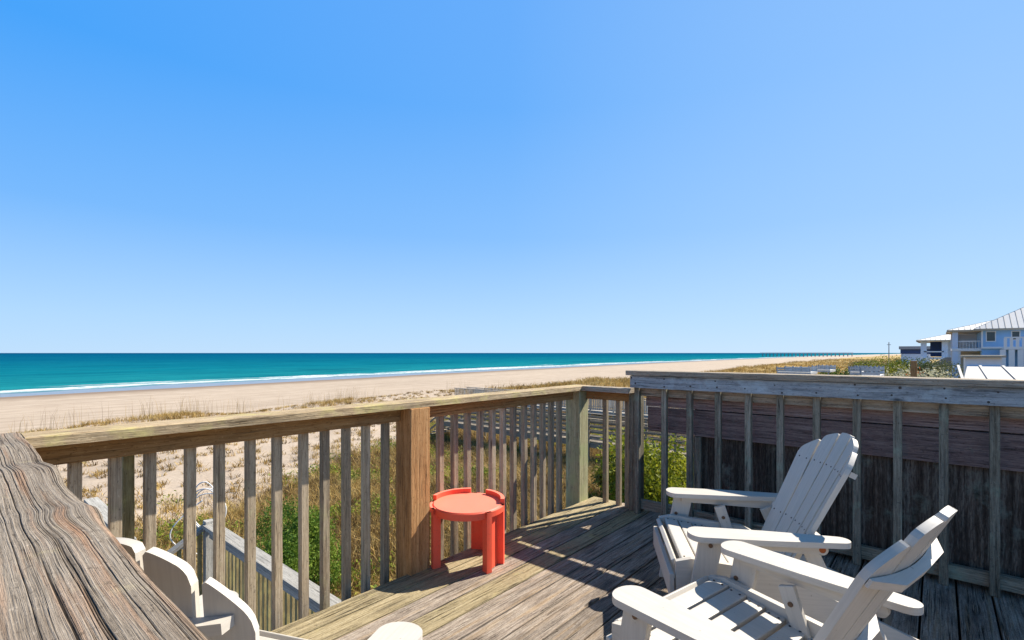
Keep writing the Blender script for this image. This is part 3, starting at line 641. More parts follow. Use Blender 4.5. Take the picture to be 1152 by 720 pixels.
# ------------------------------------------------------------------ Adirondack chairs
M_white = paint('white_chair_paint', (.575, .53, .46))
def make_chair(loc, rz, label, group, dfc=0., fc=-.304, rk=.52, cv=.62):
    e = empty('adirondack_chair', loc, rz, label, 'chair', group)
    ZA, A_, CV, DZ, FC, ZC, RK = (.54, .305, cv, 1.86, fc, .907, rk) if dfc == 0 else (.54, .305, 1.17, 2.5, -.304 + dfc, .921, .10)
    fb = lambda z, s_: FC + CV * s_ * s_ + RK * (ZC - z)
    for sg in (1, -1):
        # arm, a paddle that narrows to the rear
        pts = []
        tipc, tw, rw, fr = .42, .062, .036, -.186
        for a in np.linspace(-90, 90, 13): pts.append((tipc - tw * .8 + tw * .8 * math.cos(R(a)), tw * math.sin(R(a))))
        pts += [(.12, tw * .92), (-.05, tw * .72)]
        for a in np.linspace(90, 270, 11): pts.append((fr + rw + rw * math.cos(R(a)), rw * math.sin(R(a))))
        pts += [(-.05, -tw * .72), (.12, -tw * .92)]
        m = MB(); m.prism(pts, (0, sg * A_, ZA - .011), (1, 0, 0), (0, 1, 0), (0, 0, 1), .022); arm = m.build('armrest', M_white, e, .004)
        m = MB(); yi = sg * (A_ - .012)
        m.prism([(.345, ZA - .0225), (.345, ZA - .052), (-.085, ZA - .066)] + [(-.088 + .022 * math.cos(R(q_)), ZA - .0445 + .0215 * math.sin(R(q_))) for q_ in range(250, 89, -16)], (0, yi, 0), (1, 0, 0), (0, 0, 1), (0, 1, 0), .02); sup = m.build('arm_support', M_white, e, .002)
        m = MB(); m.cyl((-.088, yi + sg * .0095, ZA - .0445), (-.088, yi + sg * .0115, ZA - .0445), .0125, 12); m.build('bolt', M_rust, sup)
        # front leg, leaning back to the arm
        m = MB(); yl = sg * (A_ + .0 + .012)
        m.prism([(.285, ZA - .0225), (.375, ZA - .0225), (.455, .03), (.375, .03)], (0, yl, 0), (1, 0, 0), (0, 0, 1), (0, 1, 0), .024); leg = m.build('leg', M_white, e, .003)
        # side stringer: seat bearer running down to the rear foot
        m = MB(); ys = sg * (A_ - .030)
        m.prism([(.462, .405), (.40, .42), (.05, .385), (-.18, .275), (-.46, .15), (-.46, .0737), (-.385, .0737), (-.12, .19), (.05, .265), (.30, .30), (.462, .285)], (0, ys, 0), (1, 0, 0), (0, 0, 1), (0, 1, 0), .024); m.build('seat_bearer', M_white, e, .003)
        # folding link from under the arm to the bearer
        m = MB(); m.beam((.165, sg * (A_ - .0535), .485), (.07, sg * (A_ - .0535), .20), .052, .020, (0, sg, 0)); lk = m.build('folding_link', M_white, e, .003)
        for (f_, y_, z_) in ((.335, yl - sg * .0125, .495), (.37, yl - sg * .0125, .42), (.335, yl + sg * .0125, .495)):
            d = -sg if abs(y_) < abs(yl) else sg
            m = MB(); m.cyl((f_, y_, z_), (f_, y_ + d * .004, z_), .0085, 12); m.build('bolt', M_bolt, leg)
        for (f_, z_) in ((.148, .43), (.10, .29)):
            m = MB(); m.cyl((f_, sg * (A_ - .063), z_), (f_, sg * (A_ - .0675), z_), .0085, 12); m.build('bolt', M_bolt, lk)
    # seat slats
    hw = A_ - .046
    for i in range(6):
        f_ = .405 - i * .068; z = .397 - .010 * i - (.003 * i * i * .25)
        m = MB(); m.prism([(-.030, -.010 + .0), (.030, -.010), (.030, .008), (.026, .010), (-.026, .010), (-.030, .008)], (f_, 0, z), (math.cos(.12), 0, math.sin(.12)), (-math.sin(.12), 0, math.cos(.12)), (0, 1, 0), hw * 2); sl_ = m.build('seat_slat', M_white, e, .002)
        for sg in (1, -1):
            for q in (-.016, .016):
                m = MB(); m.cyl((f_ + q, sg * (hw - .02), z + .0105 + q * .12), (f_ + q, sg * (hw - .02), z + .0122 + q * .12), .0042, 8); m.build('screw', M_nail, sl_)
    m = MB(); m.beam((.455, -hw, .378), (.455, hw, .378), .020, .056, (.62, 0, 1)); m.build('seat_slat', M_white, e, .003)
    m = MB(); m.box((.468, -A_ + .018, .255), (.488, A_ - .018, .352)); m.build('front_apron', M_white, e, .003)
    # back: five slats set on a curve, tops on an arch
    zb = .315
    for k in range(-2, 3):
        sc = .1000 * k; w = .0440; wb = .0355; scb = sc * (.76 if dfc == 0 else .90)
        top = Vector((fb(ZC, sc), sc, ZC)); bot = Vector((fb(zb, scb) , scb, zb)); L = (top - bot); ln = L.length; L.normalize()
        T = Vector((2 * CV * sc, 1, 0)); T = (T - L * T.dot(L)).normalized(); N = T.cross(L)
        pts = [(-wb, 0), (wb, 0)]; cosl = L.z
        out = []
        for q in np.linspace(1, -1, 15):
            a = q * w; s_ = sc + a; h = -DZ * s_ * s_ / cosl
            # rounded corners (bigger at the outer side)
            for side in (1, -1):
                outer = (side * k >= 0 and not (k == 0)) ; rr = .022 if outer else .010
                dd = (w - side * a)
                if dd < rr: h -= rr - math.sqrt(max(rr * rr - (rr - dd) ** 2, 0))
            out.append((a, ln + h))
        m = MB(); m.prism(pts + out, bot, T, L, N, .019); sl_ = m.build('back_slat', M_white, e, .0025)
        for q in (-.022, .022):
            for hz in (.76, .50):
                p = bot + L * ((hz - zb) / cosl) + T * q; m = MB(); m.cyl(p + N * .0092, p + N * .0105, .0038, 8); m.build('screw', M_nail, sl_)
    # battens: crescent boards across the rear of the slats
    for zt, ext, nm in (((.765, .235, 'back_batten') if dfc == 0 else (.775, .208, 'back_batten')), (.50, .24, 'back_batten')):
        L = Vector((-RK, 0, 1)).normalized(); Nb = Vector((1, 0, RK)).normalized()   # Nb: front normal
        O = Vector((fb(zt, 0), 0, zt)) - Nb * .0115
        cn = Nb.x
        ss = np.linspace(-ext, ext, 15); front = [(s_, CV * s_ * s_ * cn - .001) for s_ in ss]
        pts = front + [(ext, .022), (ext - .085, -.020), (0, -.024), (-ext + .085, -.020), (-ext, .022)]
        m = MB(); m.prism(pts, O, (0, 1, 0), Nb, L, .022); m.build(nm, M_white, e, .002)
    # rear prop legs
    for sg in (1, -1):
        m = MB(); m.beam((-.055, sg * (A_ - .0535), .49), (-.235, sg * (A_ - .0535), .085), .056, .020, (0, sg, 0)); m.build('leg', M_white, e, .003)
    for ch in e.children_recursive:          # template metres to the chair's real size, feet on the deck
        n = len(ch.data.vertices); c = np.empty(n * 3, np.float32); ch.data.vertices.foreach_get('co', c); c = c.reshape(-1, 3)
        c *= 1.0616; c[:, 2] = np.maximum(c[:, 2] - .0782, .001); ch.data.vertices.foreach_set('co', c.ravel()); ch.data.update()
    return e
make_chair((2.620, .610, 0), R(121.3), 'white Adirondack chair farthest to the right rear, its slatted back against the plank wall', 'white Adirondack chairs on the deck', 0., -.322, .50, 1.0)
make_chair((1.678, .294, 0), R(78.0), 'nearer white Adirondack chair at the bottom right, its back seen edge on', 'white Adirondack chairs on the deck')
make_chair((.333, 1.264, 0), R(24), 'white Adirondack chair behind the foreground railing, only the rear of its back slats showing', 'white Adirondack chairs on the deck', .195)

# ------------------------------------------------------------------ red side table
def side_table():
    e = empty('side_table', (2.09, 2.175, 0), 0, 'round coral red plastic side table with three channel legs by the railing post', 'table')
    t = NT('coral_plastic'); p = t.pos(); n = t.noise(p, 14., 4.); n2 = t.noise(p, 90., 3.)
    c = t.mix(t.math('MULTIPLY', n, .5), (.88, .095, .045), (.88, .16, .09))
    c = t.mix(t.math('MULTIPLY', t.ramp(n2, [(.60, 0.), (.68, 1.)]), .4), c, (.50, .08, .05))
    n3 = t.noise(p, 6., 6., .7); c = t.mix(t.math('MULTIPLY', t.ramp(n3, [(.52, 0.), (.72, 1.)]), .22), c, (.60, .22, .15))
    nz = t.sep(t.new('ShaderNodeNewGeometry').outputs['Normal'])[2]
    c = t.mix(t.math('MULTIPLY', t.math('GREATER_THAN', nz, .8), .5), c, (.90, .34, .23))     # upward faces paler pink
    mt = t.fin(c, t.math('ADD', .35, t.math('MULTIPLY', n3, .4)), t.bump(n2, .06, .002), .4)
    H, Rr = .355, .212
    m = MB(); N = 72; rings = [(Rr - .012, H - .048), (Rr, H - .045), (Rr, H - .008), (Rr - .008, H), (.0, H + .0)]
    prev = None
    for (r, z) in rings[:-1]:
        ring = [(r * math.cos(2 * math.pi * k / N), r * math.sin(2 * math.pi * k / N), z) for k in range(N)]
        if prev:
            for k in range(N): m.poly([prev[k], prev[(k + 1) % N], ring[(k + 1) % N], ring[k]], [(0, 0)] * 4, .5)
        else: m.poly(ring[::-1], [(0, 0)] * N, .5)
        prev = ring
    m.poly(prev, [(0, 0)] * N, .5)
    m.build('tabletop', mt, e)
    def arc(a0, a1, r0, r1, z0, z1, n=18, name='rim', taper=0):
        m = MB()
        A = np.linspace(a0, a1, n + 1); pol = lambda r, a, z: (r * math.cos(a), r * math.sin(a), z)
        for i in range(n):
            a, b = A[i], A[i + 1]
            q = lambda r, z: (pol(r, a, z), pol(r, b, z))
            (p00, p01), (p10, p11), (s00, s01), (s10, s11) = q(r0, z0), q(r0, z1), q(r1, z0), q(r1, z1)
            m.poly([s00, s01, s11, s10], [(0, 0)] * 4, .5); m.poly([p01, p00, p10, p11], [(0, 0)] * 4, .5)
            m.poly([p10, s10, s11, p11], [(0, 0)] * 4, .5); m.poly([p00, p01, s01, s00], [(0, 0)] * 4, .5)
        for a, fl in ((A[0], 0), (A[-1], 1)):
            q = [pol(r0, a, z0), pol(r1, a, z0), pol(r1, a, z1), pol(r0, a, z1)]; m.poly(q[::-1] if fl else q, [(0, 0)] * 4, .5)
        return m
    for ang, hw_ in ((14, 20), (140, 20), (281, 21)):
        a = R(ang); hw = R(hw_)
        # web set back, two outward flanges: a channel that opens outward
        lg = arc(a - hw, a + hw, Rr - .034, Rr - .022, 0, H - .03).build('leg', mt, e)
        for sg in (-1, 1):
            arc(a + sg * hw - R(4.5), a + sg * hw + R(4.5), Rr - .0335, Rr + .016, .0, H - .004, 3).build('flange', mt, lg, .007)
        arc(a - hw - R(4.5), a + hw + R(4.5), Rr + .001, Rr + .016, H - .035, H - .004, 12).build('bridge', mt, lg, .003)
    for a0, a1 in ((40, 116), (-55, 11)):     # raised lip between the legs at the back and right
        arc(R(a0), R(a1), Rr - .008, Rr + .015, H - .02, H + .028, 24).build('rim', mt, e, .003)
    return e
side_table()

# ------------------------------------------------------------------ lower stair landing beyond the railing
LD = empty('lower_landing', (1.5, 4.6, -1.6), 0, 'grey lower stair landing with pickets seen through the railing at left', 'stairs')
LZ = -.60
def lrail(p0, p1, name, mat=M_grey, w=.14, t=.038):
    m = MB(); m.beam(p0, p1, w, t); return shift(m, LD).build(name, mat, LD, .003)
lrail((1.87, 2.7, LZ), (1.87, 6.0, LZ), 'cap_rail'); lrail((1.87, 2.7, LZ - .072), (1.87, 5.92, LZ - .072), 'sub_rail', M_grey, .038, .10)
lrail((1.87, 2.7, LZ - .86), (1.87, 5.92, LZ - .86), 'bottom_rail', M_grey, .038, .09)
for (u, v) in ((1.87, 5.99), (1.87, 2.75), (1.18, 5.99)):
    m = MB(); m.box((u - .045, v - .045, gz(u, v) - .2), (u + .045, v + .045, LZ + (.05 if v > 5 else -.02)), 2); shift(m, LD).build('post', M_grey, LD, .004)
for v in np.arange(2.9, 5.9, .092):
    m = MB(); m.box((1.892, v - .018, LZ - .92), (1.928, v + .018, LZ - .03), 2); shift(m, LD).build('picket', M_picket, LD)
lrail((1.82, 6.0, LZ - .02), (1.0, 6.0, LZ - .50), 'handrail', M_grey, .09, .038)
for i, u in enumerate(np.arange(1.12, 1.82, .095)):
    zt = LZ - .02 - (1.82 - u) * .585 - .03
    m = MB(); m.box((u - .018, 5.982, zt - .80), (u + .018, 6.018, zt), 2); shift(m, LD).build('picket', M_picket, LD)
m = MB()
for v in np.arange(2.4, 5.95, .145): m.box((.75, v, -1.64), (1.85, v + .139, -1.60), 0)
shift(m, LD).build('planks', M_deck, LD)
for i in range(6):
    m = MB(); m.box((.72 - .28 * i, 5.0, -1.80 - .18 * i), (.99 - .28 * i, 5.95, -1.762 - .18 * i)); shift(m, LD).build('tread', M_deck, LD)
SR = empty('stair_rail', (1.22, 7.2, -3.3), 0, 'grey stair rail running down to the sand beyond the foreground railing', 'railing')
def srail(p0, p1, name, w=.10, t=.038):
    m = MB(); m.beam(p0, p1, w, t); return shift(m, SR).build(name, M_grey, SR, .003)
srail((1.22, 6.35, LZ - .02), (1.22, 8.25, LZ - .02), 'cap_rail', .14); srail((1.22, 6.4, LZ - .8), (1.22, 8.2, LZ - .8), 'bottom_rail', .04, .09)
for v in (6.4, 8.2):
    m = MB(); m.box((1.18, v - .045, gz(1.2, v) - .2), (1.27, v + .045, LZ - .04), 2); shift(m, SR).build('post', M_grey, SR, .004)
for v in np.arange(6.55, 8.1, .13):
    m = MB(); m.box((1.2, v - .018, LZ - .86), (1.236, v + .018, LZ - .04), 2); shift(m, SR).build('picket', M_grey, SR)
# coiled cord hung on the landing post
m = MB(); cc = Vector((1.87, 6.08, LZ + .05))
for i, (rx, rz_, dx, dz) in enumerate(((.17, .25, -.02, .0), (.15, .22, .02, .02), (.19, .20, .03, -.02), (.13, .26, .0, .05))):
    m.tube([cc + Vector((dx + rx * math.cos(a) * .8, .02 * i - rx * math.cos(a) * .55, dz + .08 + rz_ * math.sin(a))) for a in np.linspace(0, 6.283, 40, endpoint=False)], .0065, 8, True)
m.tube([cc + Vector((-.02 - .30 * math.sin(t * 3.14), .03 + .05 * t, .20 - .62 * t + .0)) for t in np.linspace(0, 1, 26)], .0065, 8)
d = Vector((1.87, 6.08, LZ)); m.v = [tuple(Vector(p) - d) for p in m.v]
o = m.build('coiled_cord', plain('white_cord', (.75, .74, .72), .6), None, 0, True); o.location = d
tag(o, 'white coiled cord hung over the lower landing post', 'cord')

# ------------------------------------------------------------------ beach walkways
def walkway(name, u, v0, v1, zd, label, width=1.5, white=False, zt=.95, step=1.9):
    e = empty(name, (u, (v0 + v1) / 2, zd), 0, label, 'walkway'); mat = M_walk
    def put(m, nm, mt=mat): return shift(m, e).build(nm, mt, e)
    m = MB()
    for v in np.arange(v0, v1, .15): m.box((u, v, zd - .04), (u + width, v + .142, zd), 0)
    put(m, 'planks')
    for uu in (u - .04, u + width + .0):
        m = MB(); m.box((uu, v0, zd - .26), (uu + .04, v1, zd - .045)); put(m, 'side_beam')
        m = MB(); m.box((uu - .05, v0, zd + zt), (uu + .09, v1, zd + zt + .036)); put(m, 'cap_rail')
        if white:
            m = MB()
            for v in np.arange(v0, v1, .16): m.box((uu, v, zd + .08), (uu + .035, v + .06, zd + zt - .004), 2)
            o = put(m, 'pickets', mat)
            m = MB(); m.box((uu + .036, v0, zd + .1), (uu + .07, v1, zd + .18)); put(m, 'horizontal_rail')
        else:
            for z in (.14, .36, .58, .78):
                m = MB(); m.box((uu + .041, v0, zd + z), (uu + .075, v1, zd + z + .09)); put(m, 'horizontal_rail')
        for v in np.arange(v0 + .1, v1, step):
            m = MB(); m.box((uu - .06, v, gz(uu, v) - .3), (uu - .001, v + .09, zd + zt - .001), 2); put(m, 'post')
    return e
M_wwhite = plain('white_walkway_paint', (.68, .68, .66), .6)
wk = walkway('beach_walkway', 18., -6, 20.6, -2.5, 'grey timber beach walkway with horizontal rails crossing the dunes behind the railing')
# its steps down to the sand
for i in range(7):
    m = MB(); m.box((18.0, 20.6 + .28 * i, -2.70 - .17 * i), (19.5, 20.87 + .28 * i, -2.66 - .17 * i)); shift(m, wk).build('tread', M_walk, wk)
for uu in (17.96, 19.5):
    for z in (.14, .55, .95):
        m = MB(); m.beam((uu, 20.6, -2.5 + z), (uu, 22.9, -3.9 + z), .04, .09); shift(m, wk).build('handrail', M_walk, wk)
    m = MB(); m.box((uu - .05, 22.8, -5.), (uu + .04, 22.9, -2.95), 2); shift(m, wk).build('post', M_walk, wk)
mw = M_walk; M_walk = wood('pale_walkway_wood', (.24, .22, .19), (.42, .39, .34), (.56, .52, .46), None, 0, .5)
walkway('beach_walkway', 31., 2, 34, -2.95, 'pale picket railed beach walkway farther along the dune beyond the corner post', white=True)
M_walk = mw

# ------------------------------------------------------------------ pier far away
pier = empty('fishing_pier', (1150, 300, SEA_Z), 0, 'long fishing pier standing on piles in the far sea', 'pier')
M_pier = plain('haze_pale_timber', (.36, .37, .38), .9)  # distance haze put into the colour as a paler grey
pd = Vector((-.15, 1, 0)).normalized(); p0 = Vector((1210, 130, 0)); Lp = 170
m = MB(); m.beam(p0 + Vector((0, 0, .7)), p0 + pd * Lp + Vector((0, 0, .7)), 6, .8); shift(m, pier).build('pier_deck', M_pier, pier)
m = MB(); m.beam(p0 + Vector((0, 0, 2.1)), p0 + pd * Lp + Vector((0, 0, 2.1)), 7, .5); shift(m, pier).build('railing', M_pier, pier)
for i in range(24):
    q = p0 + pd * (Lp * (i + .3) / 24); m = MB()
    for s_ in (-3, 3): m.cyl((q.x + s_, q.y, SEA_Z - 2), (q.x + s_, q.y, .2), .55, 8)
    shift(m, pier).build('pile', M_pier, pier)

# ------------------------------------------------------------------ neighbouring houses
M_blue = plain('blue_siding', (.25, .46, .72), .6, .3, .15, 2.); M_pale = plain('pale_blue_siding', (.55, .64, .78), .6, .3, .1, 2.)
M_wtrim = plain('white_trim', (.72, .73, .74), .5, .3, .1, 3.); M_metal = NT('metal_roof')
t = M_metal; p = t.pos(); n = t.noise(p, 3., 4.); M_metal = t.fin(t.mix(n, (.37, .355, .34), (.28, .27, .26)), .7, None, .4, .0)
M_roof = plain('white_roof_metal', (.60, .59, .57), .7, .2, .2, 2.)
M_glass = plain('dark_glass', (.03, .045, .05), .12, .6, .2, 1.); M_navy = plain('navy_siding', (.03, .06, .16), .6); M_grey2 = plain('grey_siding', (.28, .30, .33), .7)  # last one: plain even grey for roof, posts and pole
M_tan = plain('tan_soffit', (.42, .36, .27), .7)
def bx(o, name, lo, hi, mat, parent=None, bevel=0.):
    m = MB(); m.box(lo, hi); m = shift(m, o); ob = m.build(name, mat, parent or o, bevel); return ob
def hip(o, u0, u1, v0, v1, z0, h, mat, over=.6, ridge=.0, seam=.42):
    u0 -= over; u1 += over; v0 -= over; v1 += over; m = MB()
    w = min(u1 - u0, v1 - v0) / 2
    if u1 - u0 > v1 - v0: r0 = Vector((u0 + w, (v0 + v1) / 2, z0 + h)); r1 = Vector((u1 - w, (v0 + v1) / 2, z0 + h))
    else: r0 = Vector(((u0 + u1) / 2, v0 + w, z0 + h)); r1 = Vector(((u0 + u1) / 2, v1 - w, z0 + h))
    a, b, c, d = [Vector(q) for q in ((u0, v0, z0), (u1, v0, z0), (u1, v1, z0), (u0, v1, z0))]
    U_ = [(0, 0)] * 4
    if u1 - u0 > v1 - v0: faces = [(a, b, r1, r0), (b, c, r1), (c, d, r0, r1), (d, a, r0)]
    else: faces = [(a, b, r0), (b, c, r1, r0), (c, d, r1), (d, a, r0, r1)]
    for f in faces: m.poly(f, U_[:len(f)], .5)
    m.poly([d, c, b, a], U_, .5)
    rf = shift(m, o).build('roof', mat, o)
    # standing seams and fascia
    sm_ = MB()
    for f in faces:
        e0, e1 = f[0], f[1]; n = max(2, int((e1 - e0).length / seam)); ed = (e1 - e0)
        apex = [f[2], f[3]] if len(f) == 4 else [f[2], f[2]]
        up = ((apex[0] + apex[1]) / 2 - (e0 + e1) / 2); ax = ed.normalized(); up = up - ax * up.dot(ax); upn = up.normalized(); Lm = up.length
        s1 = (apex[1] - e0).dot(ax); s2 = (apex[0] - e0).dot(ax); tot = ed.length
        for i in range(1, n):
            s_ = tot * i / n
            l = Lm * min(1, s_ / s1 if s1 > .01 else 1, (tot - s_) / (tot - s2) if tot - s2 > .01 else 1)
            q = e0 + ax * s_ + Vector((0, 0, .03)); sm_.beam(q, q + upn * l, .05, .05)
    shift(sm_, o).build('roof_seams', M_metal, rf)
    fm = MB()
    for p_, q_ in ((a, b), (b, c), (c, d), (d, a)): fm.beam(p_ - Vector((0, 0, .14)), q_ - Vector((0, 0, .14)), .06, .24)
    shift(fm, o).build('fascia', M_tan, rf); return rf
def window(o, u, v0, v1, z0, z1):       # facing -u
    w = bx(o, 'window', (u - .05, v0, z0), (u + .02, v1, z1), M_wtrim)
    bx(o, 'pane', (u - .07, v0 + .1, z0 + .1), (u - .052, v1 - .1, z1 - .1), M_glass, w)
def HBx(px, u): # v on the plane u for a given bearing
    r = (px - 576) / 552; return u * (.6554 - .7553 * r) / (.7553 + .6554 * r)
HB = empty('beach_house', (97, -6, -4), 0, 'blue two storey beach house with white metal hip roofs at the right edge', 'house')
U_ = 93.; VC = HBx(1104.5, U_); VP = HBx(1071, U_)
bx(HB, 'wall', (U_, -22, 2.1), (U_ + 13, VC, 4.55), M_blue); bx(HB, 'lower_wall', (U_ + .2, -22, -4.5), (U_ + 13, VC, 1.85), M_blue)
bx(HB, 'belt_course', (U_ - .06, -22, 1.85), (U_ + 13.05, VC + .02, 2.1), M_wtrim)
bx(HB, 'corner_board', (U_ - .05, VC - .12, 2.1), (U_ + .25, VC + .05, 4.55), M_wtrim)
window(HB, U_, HBx(1120.5, U_), HBx(1109, U_), 2.8, 4.2); window(HB, U_, HBx(1148, U_), HBx(1137.5, U_), 2.95, 4.2)
hip(HB, U_, U_ + 13, -22, VC, 4.56, 4.2, M_roof, .8, seam=.6)
hip(HB, U_ + .8, U_ + 12, -14, VP, 4.5, 1.75, M_roof, .5, seam=.6)
bx(HB, 'porch_floor', (U_ + .6, VC + .01, 1.55), (U_ + 11.5, VP, 1.9), M_wtrim); bx(HB, 'porch_ceiling', (U_ + .6, VC + .01, 4.2), (U_ + 11.5, VP, 4.48), M_tan)
for (u, v) in ((U_ + .7, VP - .35), (U_ + 11, VP - .35)): bx(HB, 'column', (u, v - .3, -4.5), (u + .6, v + .3, 4.2), M_pale)
for (a, b) in (((U_ + .75, VC + .1), (U_ + .75, VP - .7)), ((U_ + 1.4, VP - .3), (U_ + 11, VP - .3))):
    m = MB(); m.beam((*a, 2.9), (*b, 2.9), .12, .12); shift(m, HB).build('railing', M_wtrim, HB)
    m = MB(); n = int((Vector(b) - Vector(a)).length / .3)
    for i in range(n):
        q = Vector(a).lerp(Vector(b), (i + .5) / n); m.box((q.x - .03, q.y - .03, 1.9), (q.x + .03, q.y + .03, 2.85), 2)
    shift(m, HB).build('railing_balusters', M_wtrim, HB)
bx(HB, 'porch_wall', (U_ + 11.6, VC + .01, 1.9), (U_ + 11.8, VP - .5, 4.2), M_wtrim); bx(HB, 'under_porch_wall', (U_ + 4, VC + .01, -4.5), (U_ + 4.2, VP - 1, 1.5), M_tan)
bx(HB, 'door', (U_ + 3.9, HBx(1096, U_), -3.5), (U_ + 3.98, HBx(1090, U_), 1.0), M_wtrim)
vb = HBx(1130, U_ - 4)
bx(HB, 'balcony_floor', (U_ - 4, -22, 1.7), (U_ - .07, vb, 2.0), M_wtrim)
m = MB()
for v in np.arange(-21, vb, .55): m.box((U_ - 4, v, 2.0), (U_ - 3.9, v + .3, 3.15), 2)
shift(m, HB).build('balcony_pickets', M_wtrim, HB)
m = MB(); m.box((U_ - 4.05, -22, 3.16), (U_ - 3.85, vb, 3.32)); shift(m, HB).build('balcony_rail', M_wtrim, HB)
m = MB()
for v in np.arange(-21, vb, .8): m.box((U_ - 3.98, v, -4.2), (U_ - 3.9, v + .55, 1.68), 2)
shift(m, HB).build('lattice', M_wtrim, HB)

HC = empty('beach_house', (130, 0, -4), 0, 'pale house with a low white roof and open corner porch left of the blue house', 'house')
U2 = 125.
bx(HC, 'wall', (U2 + 4, -14, -4.5), (U2 + 18, HBx(1062, U2), 3.7), M_pale)
hip(HC, U2 + .5, U2 + 18, -14, HBx(1036, U2), 3.75, 2.3, M_roof, .7, seam=.7)
for px in (1039, 1063):
    v = HBx(px, U2); bx(HC, 'column', (U2 + .8, v - .45, -4.5), (U2 + 1.7, v + .45, 3.7), M_pale)
bx(HC, 'porch_floor', (U2 + .5, HBx(1062, U2), .0), (U2 + 9, HBx(1038, U2), .4), M_wtrim)
bx(HC, 'porch_shade_panel', (U2 + 9.5, HBx(1062, U2), .5), (U2 + 9.7, HBx(1042, U2) - .5, 3.6), M_navy)  # dark panel stands in for the shade inside the open porch
m = MB(); m.beam((U2 + .9, HBx(1062, U2), 1.5), (U2 + .9, HBx(1039, U2), 1.5), .2, .2); shift(m, HC).build('railing', M_wtrim, HC)
v0, v1 = HBx(1070, 100), HBx(1041, 100)
m = MB(); m.prism([(v0, -.9), (v1, -.9), (v0 + .6, .6), (v0, .6)], (100, 0, 0), (0, 1, 0), (0, 0, 1), (1, 0, 0), 3.); shift(m, HC).build('entry_roof', M_metal, HC)
HD = empty('beach_house', (170, 8, -4), 0, 'flat roofed navy blue house farthest left of the row of houses', 'house')
v0, v1 = HBx(1046, 165), HBx(1013.5, 165)
bx(HD, 'wall', (165, v0, -4.5), (180, v1, 1.0), M_pale); bx(HD, 'upper_wall', (164.9, v0 - .1, 1.02), (180.1, v1 + .1, 2.2), M_navy); bx(HD, 'roof', (164.4, v0 - .4, 2.22), (180.5, v1 + .4, 3.0), M_grey2)
OB = empty('outbuilding', (62, -4, -4), 0, 'low white flat roofed outbuilding in front of the blue house', 'shed')
v0, v1 = HBx(1127, 60), HBx(1086, 60)
bx(OB, 'wall', (60, v0, -4), (64, v1, .85), M_wtrim); bx(OB, 'roof', (59.6, v0 - .25, .86), (64.3, v1 + .25, 1.05), M_tan); bx(OB, 'blue_base', (59.85, v0 + .1, -1.4), (59.985, v1 - .1, .15), M_blue)
SH = empty('gazebo', (17, -2.2, -3), 0, 'white ribbed metal shed roof just beyond the tall grey railing at far right', 'roofed shelter')
ua, ub = 13.6, 17.5
m = MB(); va0, va1, vb1 = -6.5, HBx(1083, ua), HBx(1088, ub)
zf, zr = .57, .86
c = [(ua, va0, zf), (ub, va0, zr), (ua, va1, zf), (ub, vb1, zr)]; c = c + [(x, y, z + .06) for x, y, z in c]
m.hexa(c, 0); rf = shift(m, SH).build('roof', M_metal, SH)
m = MB()
for v in np.arange(va1 - .02, va0, -.42): m.beam((ua + .02, v, zf + .075), (ub, v, zr + .075), .05, .035)
shift(m, SH).build('roof_seams', M_metal, rf)
for (u, v) in ((ua + .3, va1 - .4), (ub - .3, va1 - .6), (ua + .3, va0 + .3), (ub - .3, va0 + .3)): bx(SH, 'post', (u - .07, v - .07, gz(u, v) - .2), (u + .07, v + .07, zf), M_wtrim)
# low white beach decks along the dune at right
M_deckw = plain('pale_deck_paint', (.56, .55, .53), .7, .2, .6, 3.)
def low_deck(u, px0, px1, z0, z1, label, depth=3., mat=M_deckw):
    v0, v1 = HBx(px1, u), HBx(px0, u); e = empty('dune_deck', (u, (v0 + v1) / 2, gz(u, v0)), 0, label, 'deck')
    bx(e, 'deck_floor', (u, v0, z0 - .2), (u + depth, v1, z0 - .02), mat)
    for uu in (u - .05, u + depth):
        for a_, b_ in ((.0, .42), (.58, 1.)): m = MB(); m.box((uu, v0, z0 + (z1 - z0) * a_), (uu + .05, v1, z0 + (z1 - z0) * b_)); shift(m, e).build('rail_board', mat, e)
        for q_ in range(5):
            v = v0 + (v1 - v0) * (q_ + .02) / 4.1; m = MB(); m.box((uu + .051, v, z0), (uu + .12, v + .1, z1 + .06), 2); shift(m, e).build('rail_post', M_grey2, e)
    for v in (v0 + .1, v1 - .2): bx(e, 'post', (u + .1, v, gz(u, v) - .2), (u + .22, v + .1, z0 - .21), M_grey2)
    return e
low_deck(46, 874, 912, -.3, .05, 'long low white dune deck left of the dark green bush')
low_deck(50, 914, 934, -.2, .12, 'small grey white dune deck touching the dark green bush')
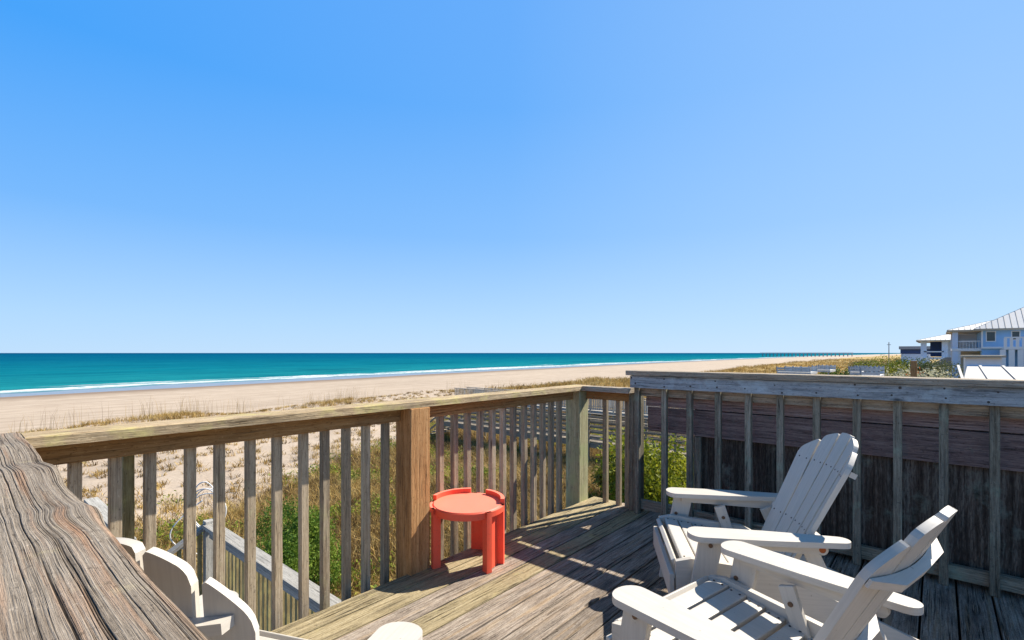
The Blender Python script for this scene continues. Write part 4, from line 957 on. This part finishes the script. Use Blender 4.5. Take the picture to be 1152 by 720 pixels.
low_deck(40, 956, 968, .0, .30, 'small square white dune deck right of the dark green bush')
low_deck(34, 969, 990, .02, .42, 'white panelled dune deck nearest the pale scrub')
for i, (u, px, sx_, sz_, st, lab) in enumerate((
    (60, 946, 2.6, 3.75, 0, 'dark green bush between the low white dune decks'),
    (78, 1000, 4.2, 3.75, 1, 'yellow green bush left of the brown post'),
    (82, 1018, 3.4, 3.7, 0, 'green hedge bush directly behind the brown post'),
    (80, 1043, 4.4, 3.4, 2, 'olive bush in front of the pale house porch'),
    (46, 1008, 4.0, 4.0, 3, 'pale straw coloured scrub clump behind the grey railing cap'),
    (130, 985, 7., 4.0, 2, 'grey green thicket at the far end of the dune'))):
    pal = [[(.0, (.012, .03, .008)), (.5, (.06, .11, .02)), (1., (.20, .24, .05))], [(.0, (.03, .05, .01)), (.5, (.17, .19, .02)), (1., (.36, .34, .05))],
           [(.0, (.02, .03, .015)), (.5, (.08, .10, .04)), (1., (.18, .19, .08))], [(.0, (.16, .15, .08)), (.5, (.36, .35, .22)), (1., (.58, .56, .42))]][st]
    v = HBx(px, u); shrub('dune_bush', (u, v, gz(u, v)), (sx_, sx_, sz_), 4500, .12, pal, lab, 'bush', seed=20 + i)
vpo = HBx(1028, 30.); m = MB(); m.box((-.12, -.12, -.2), (.12, .12, 4.2), 2); o = m.build('wooden_post', M_post); o.location = (30, vpo, gz(30, vpo)); tag(o, 'square brown wooden post standing in front of the houses', 'post')
vpo = HBx(1000, 120.); m = MB(); m.cyl((0, 0, -.3), (0, 0, 6.6), .10, 8, .07); m.beam((0, -.3, 6.1), (0, .3, 6.1), .1, .1); o = m.build('utility_pole', M_grey2); o.location = (120, vpo, gz(120, vpo)); tag(o, 'thin grey utility pole left of the navy house', 'pole')
# orange flowering strip by the blue house
shrub('flower_bed', (50, HBx(1046, 50.), gz(50, -1.2)), (2.3, 2.0, 3.5), 2500, .09, [(.0, (.10, .05, .02)), (.5, (.42, .12, .04)), (1., (.55, .22, .06))], 'rust orange shrub right of the brown post', 'shrub', seed=44)
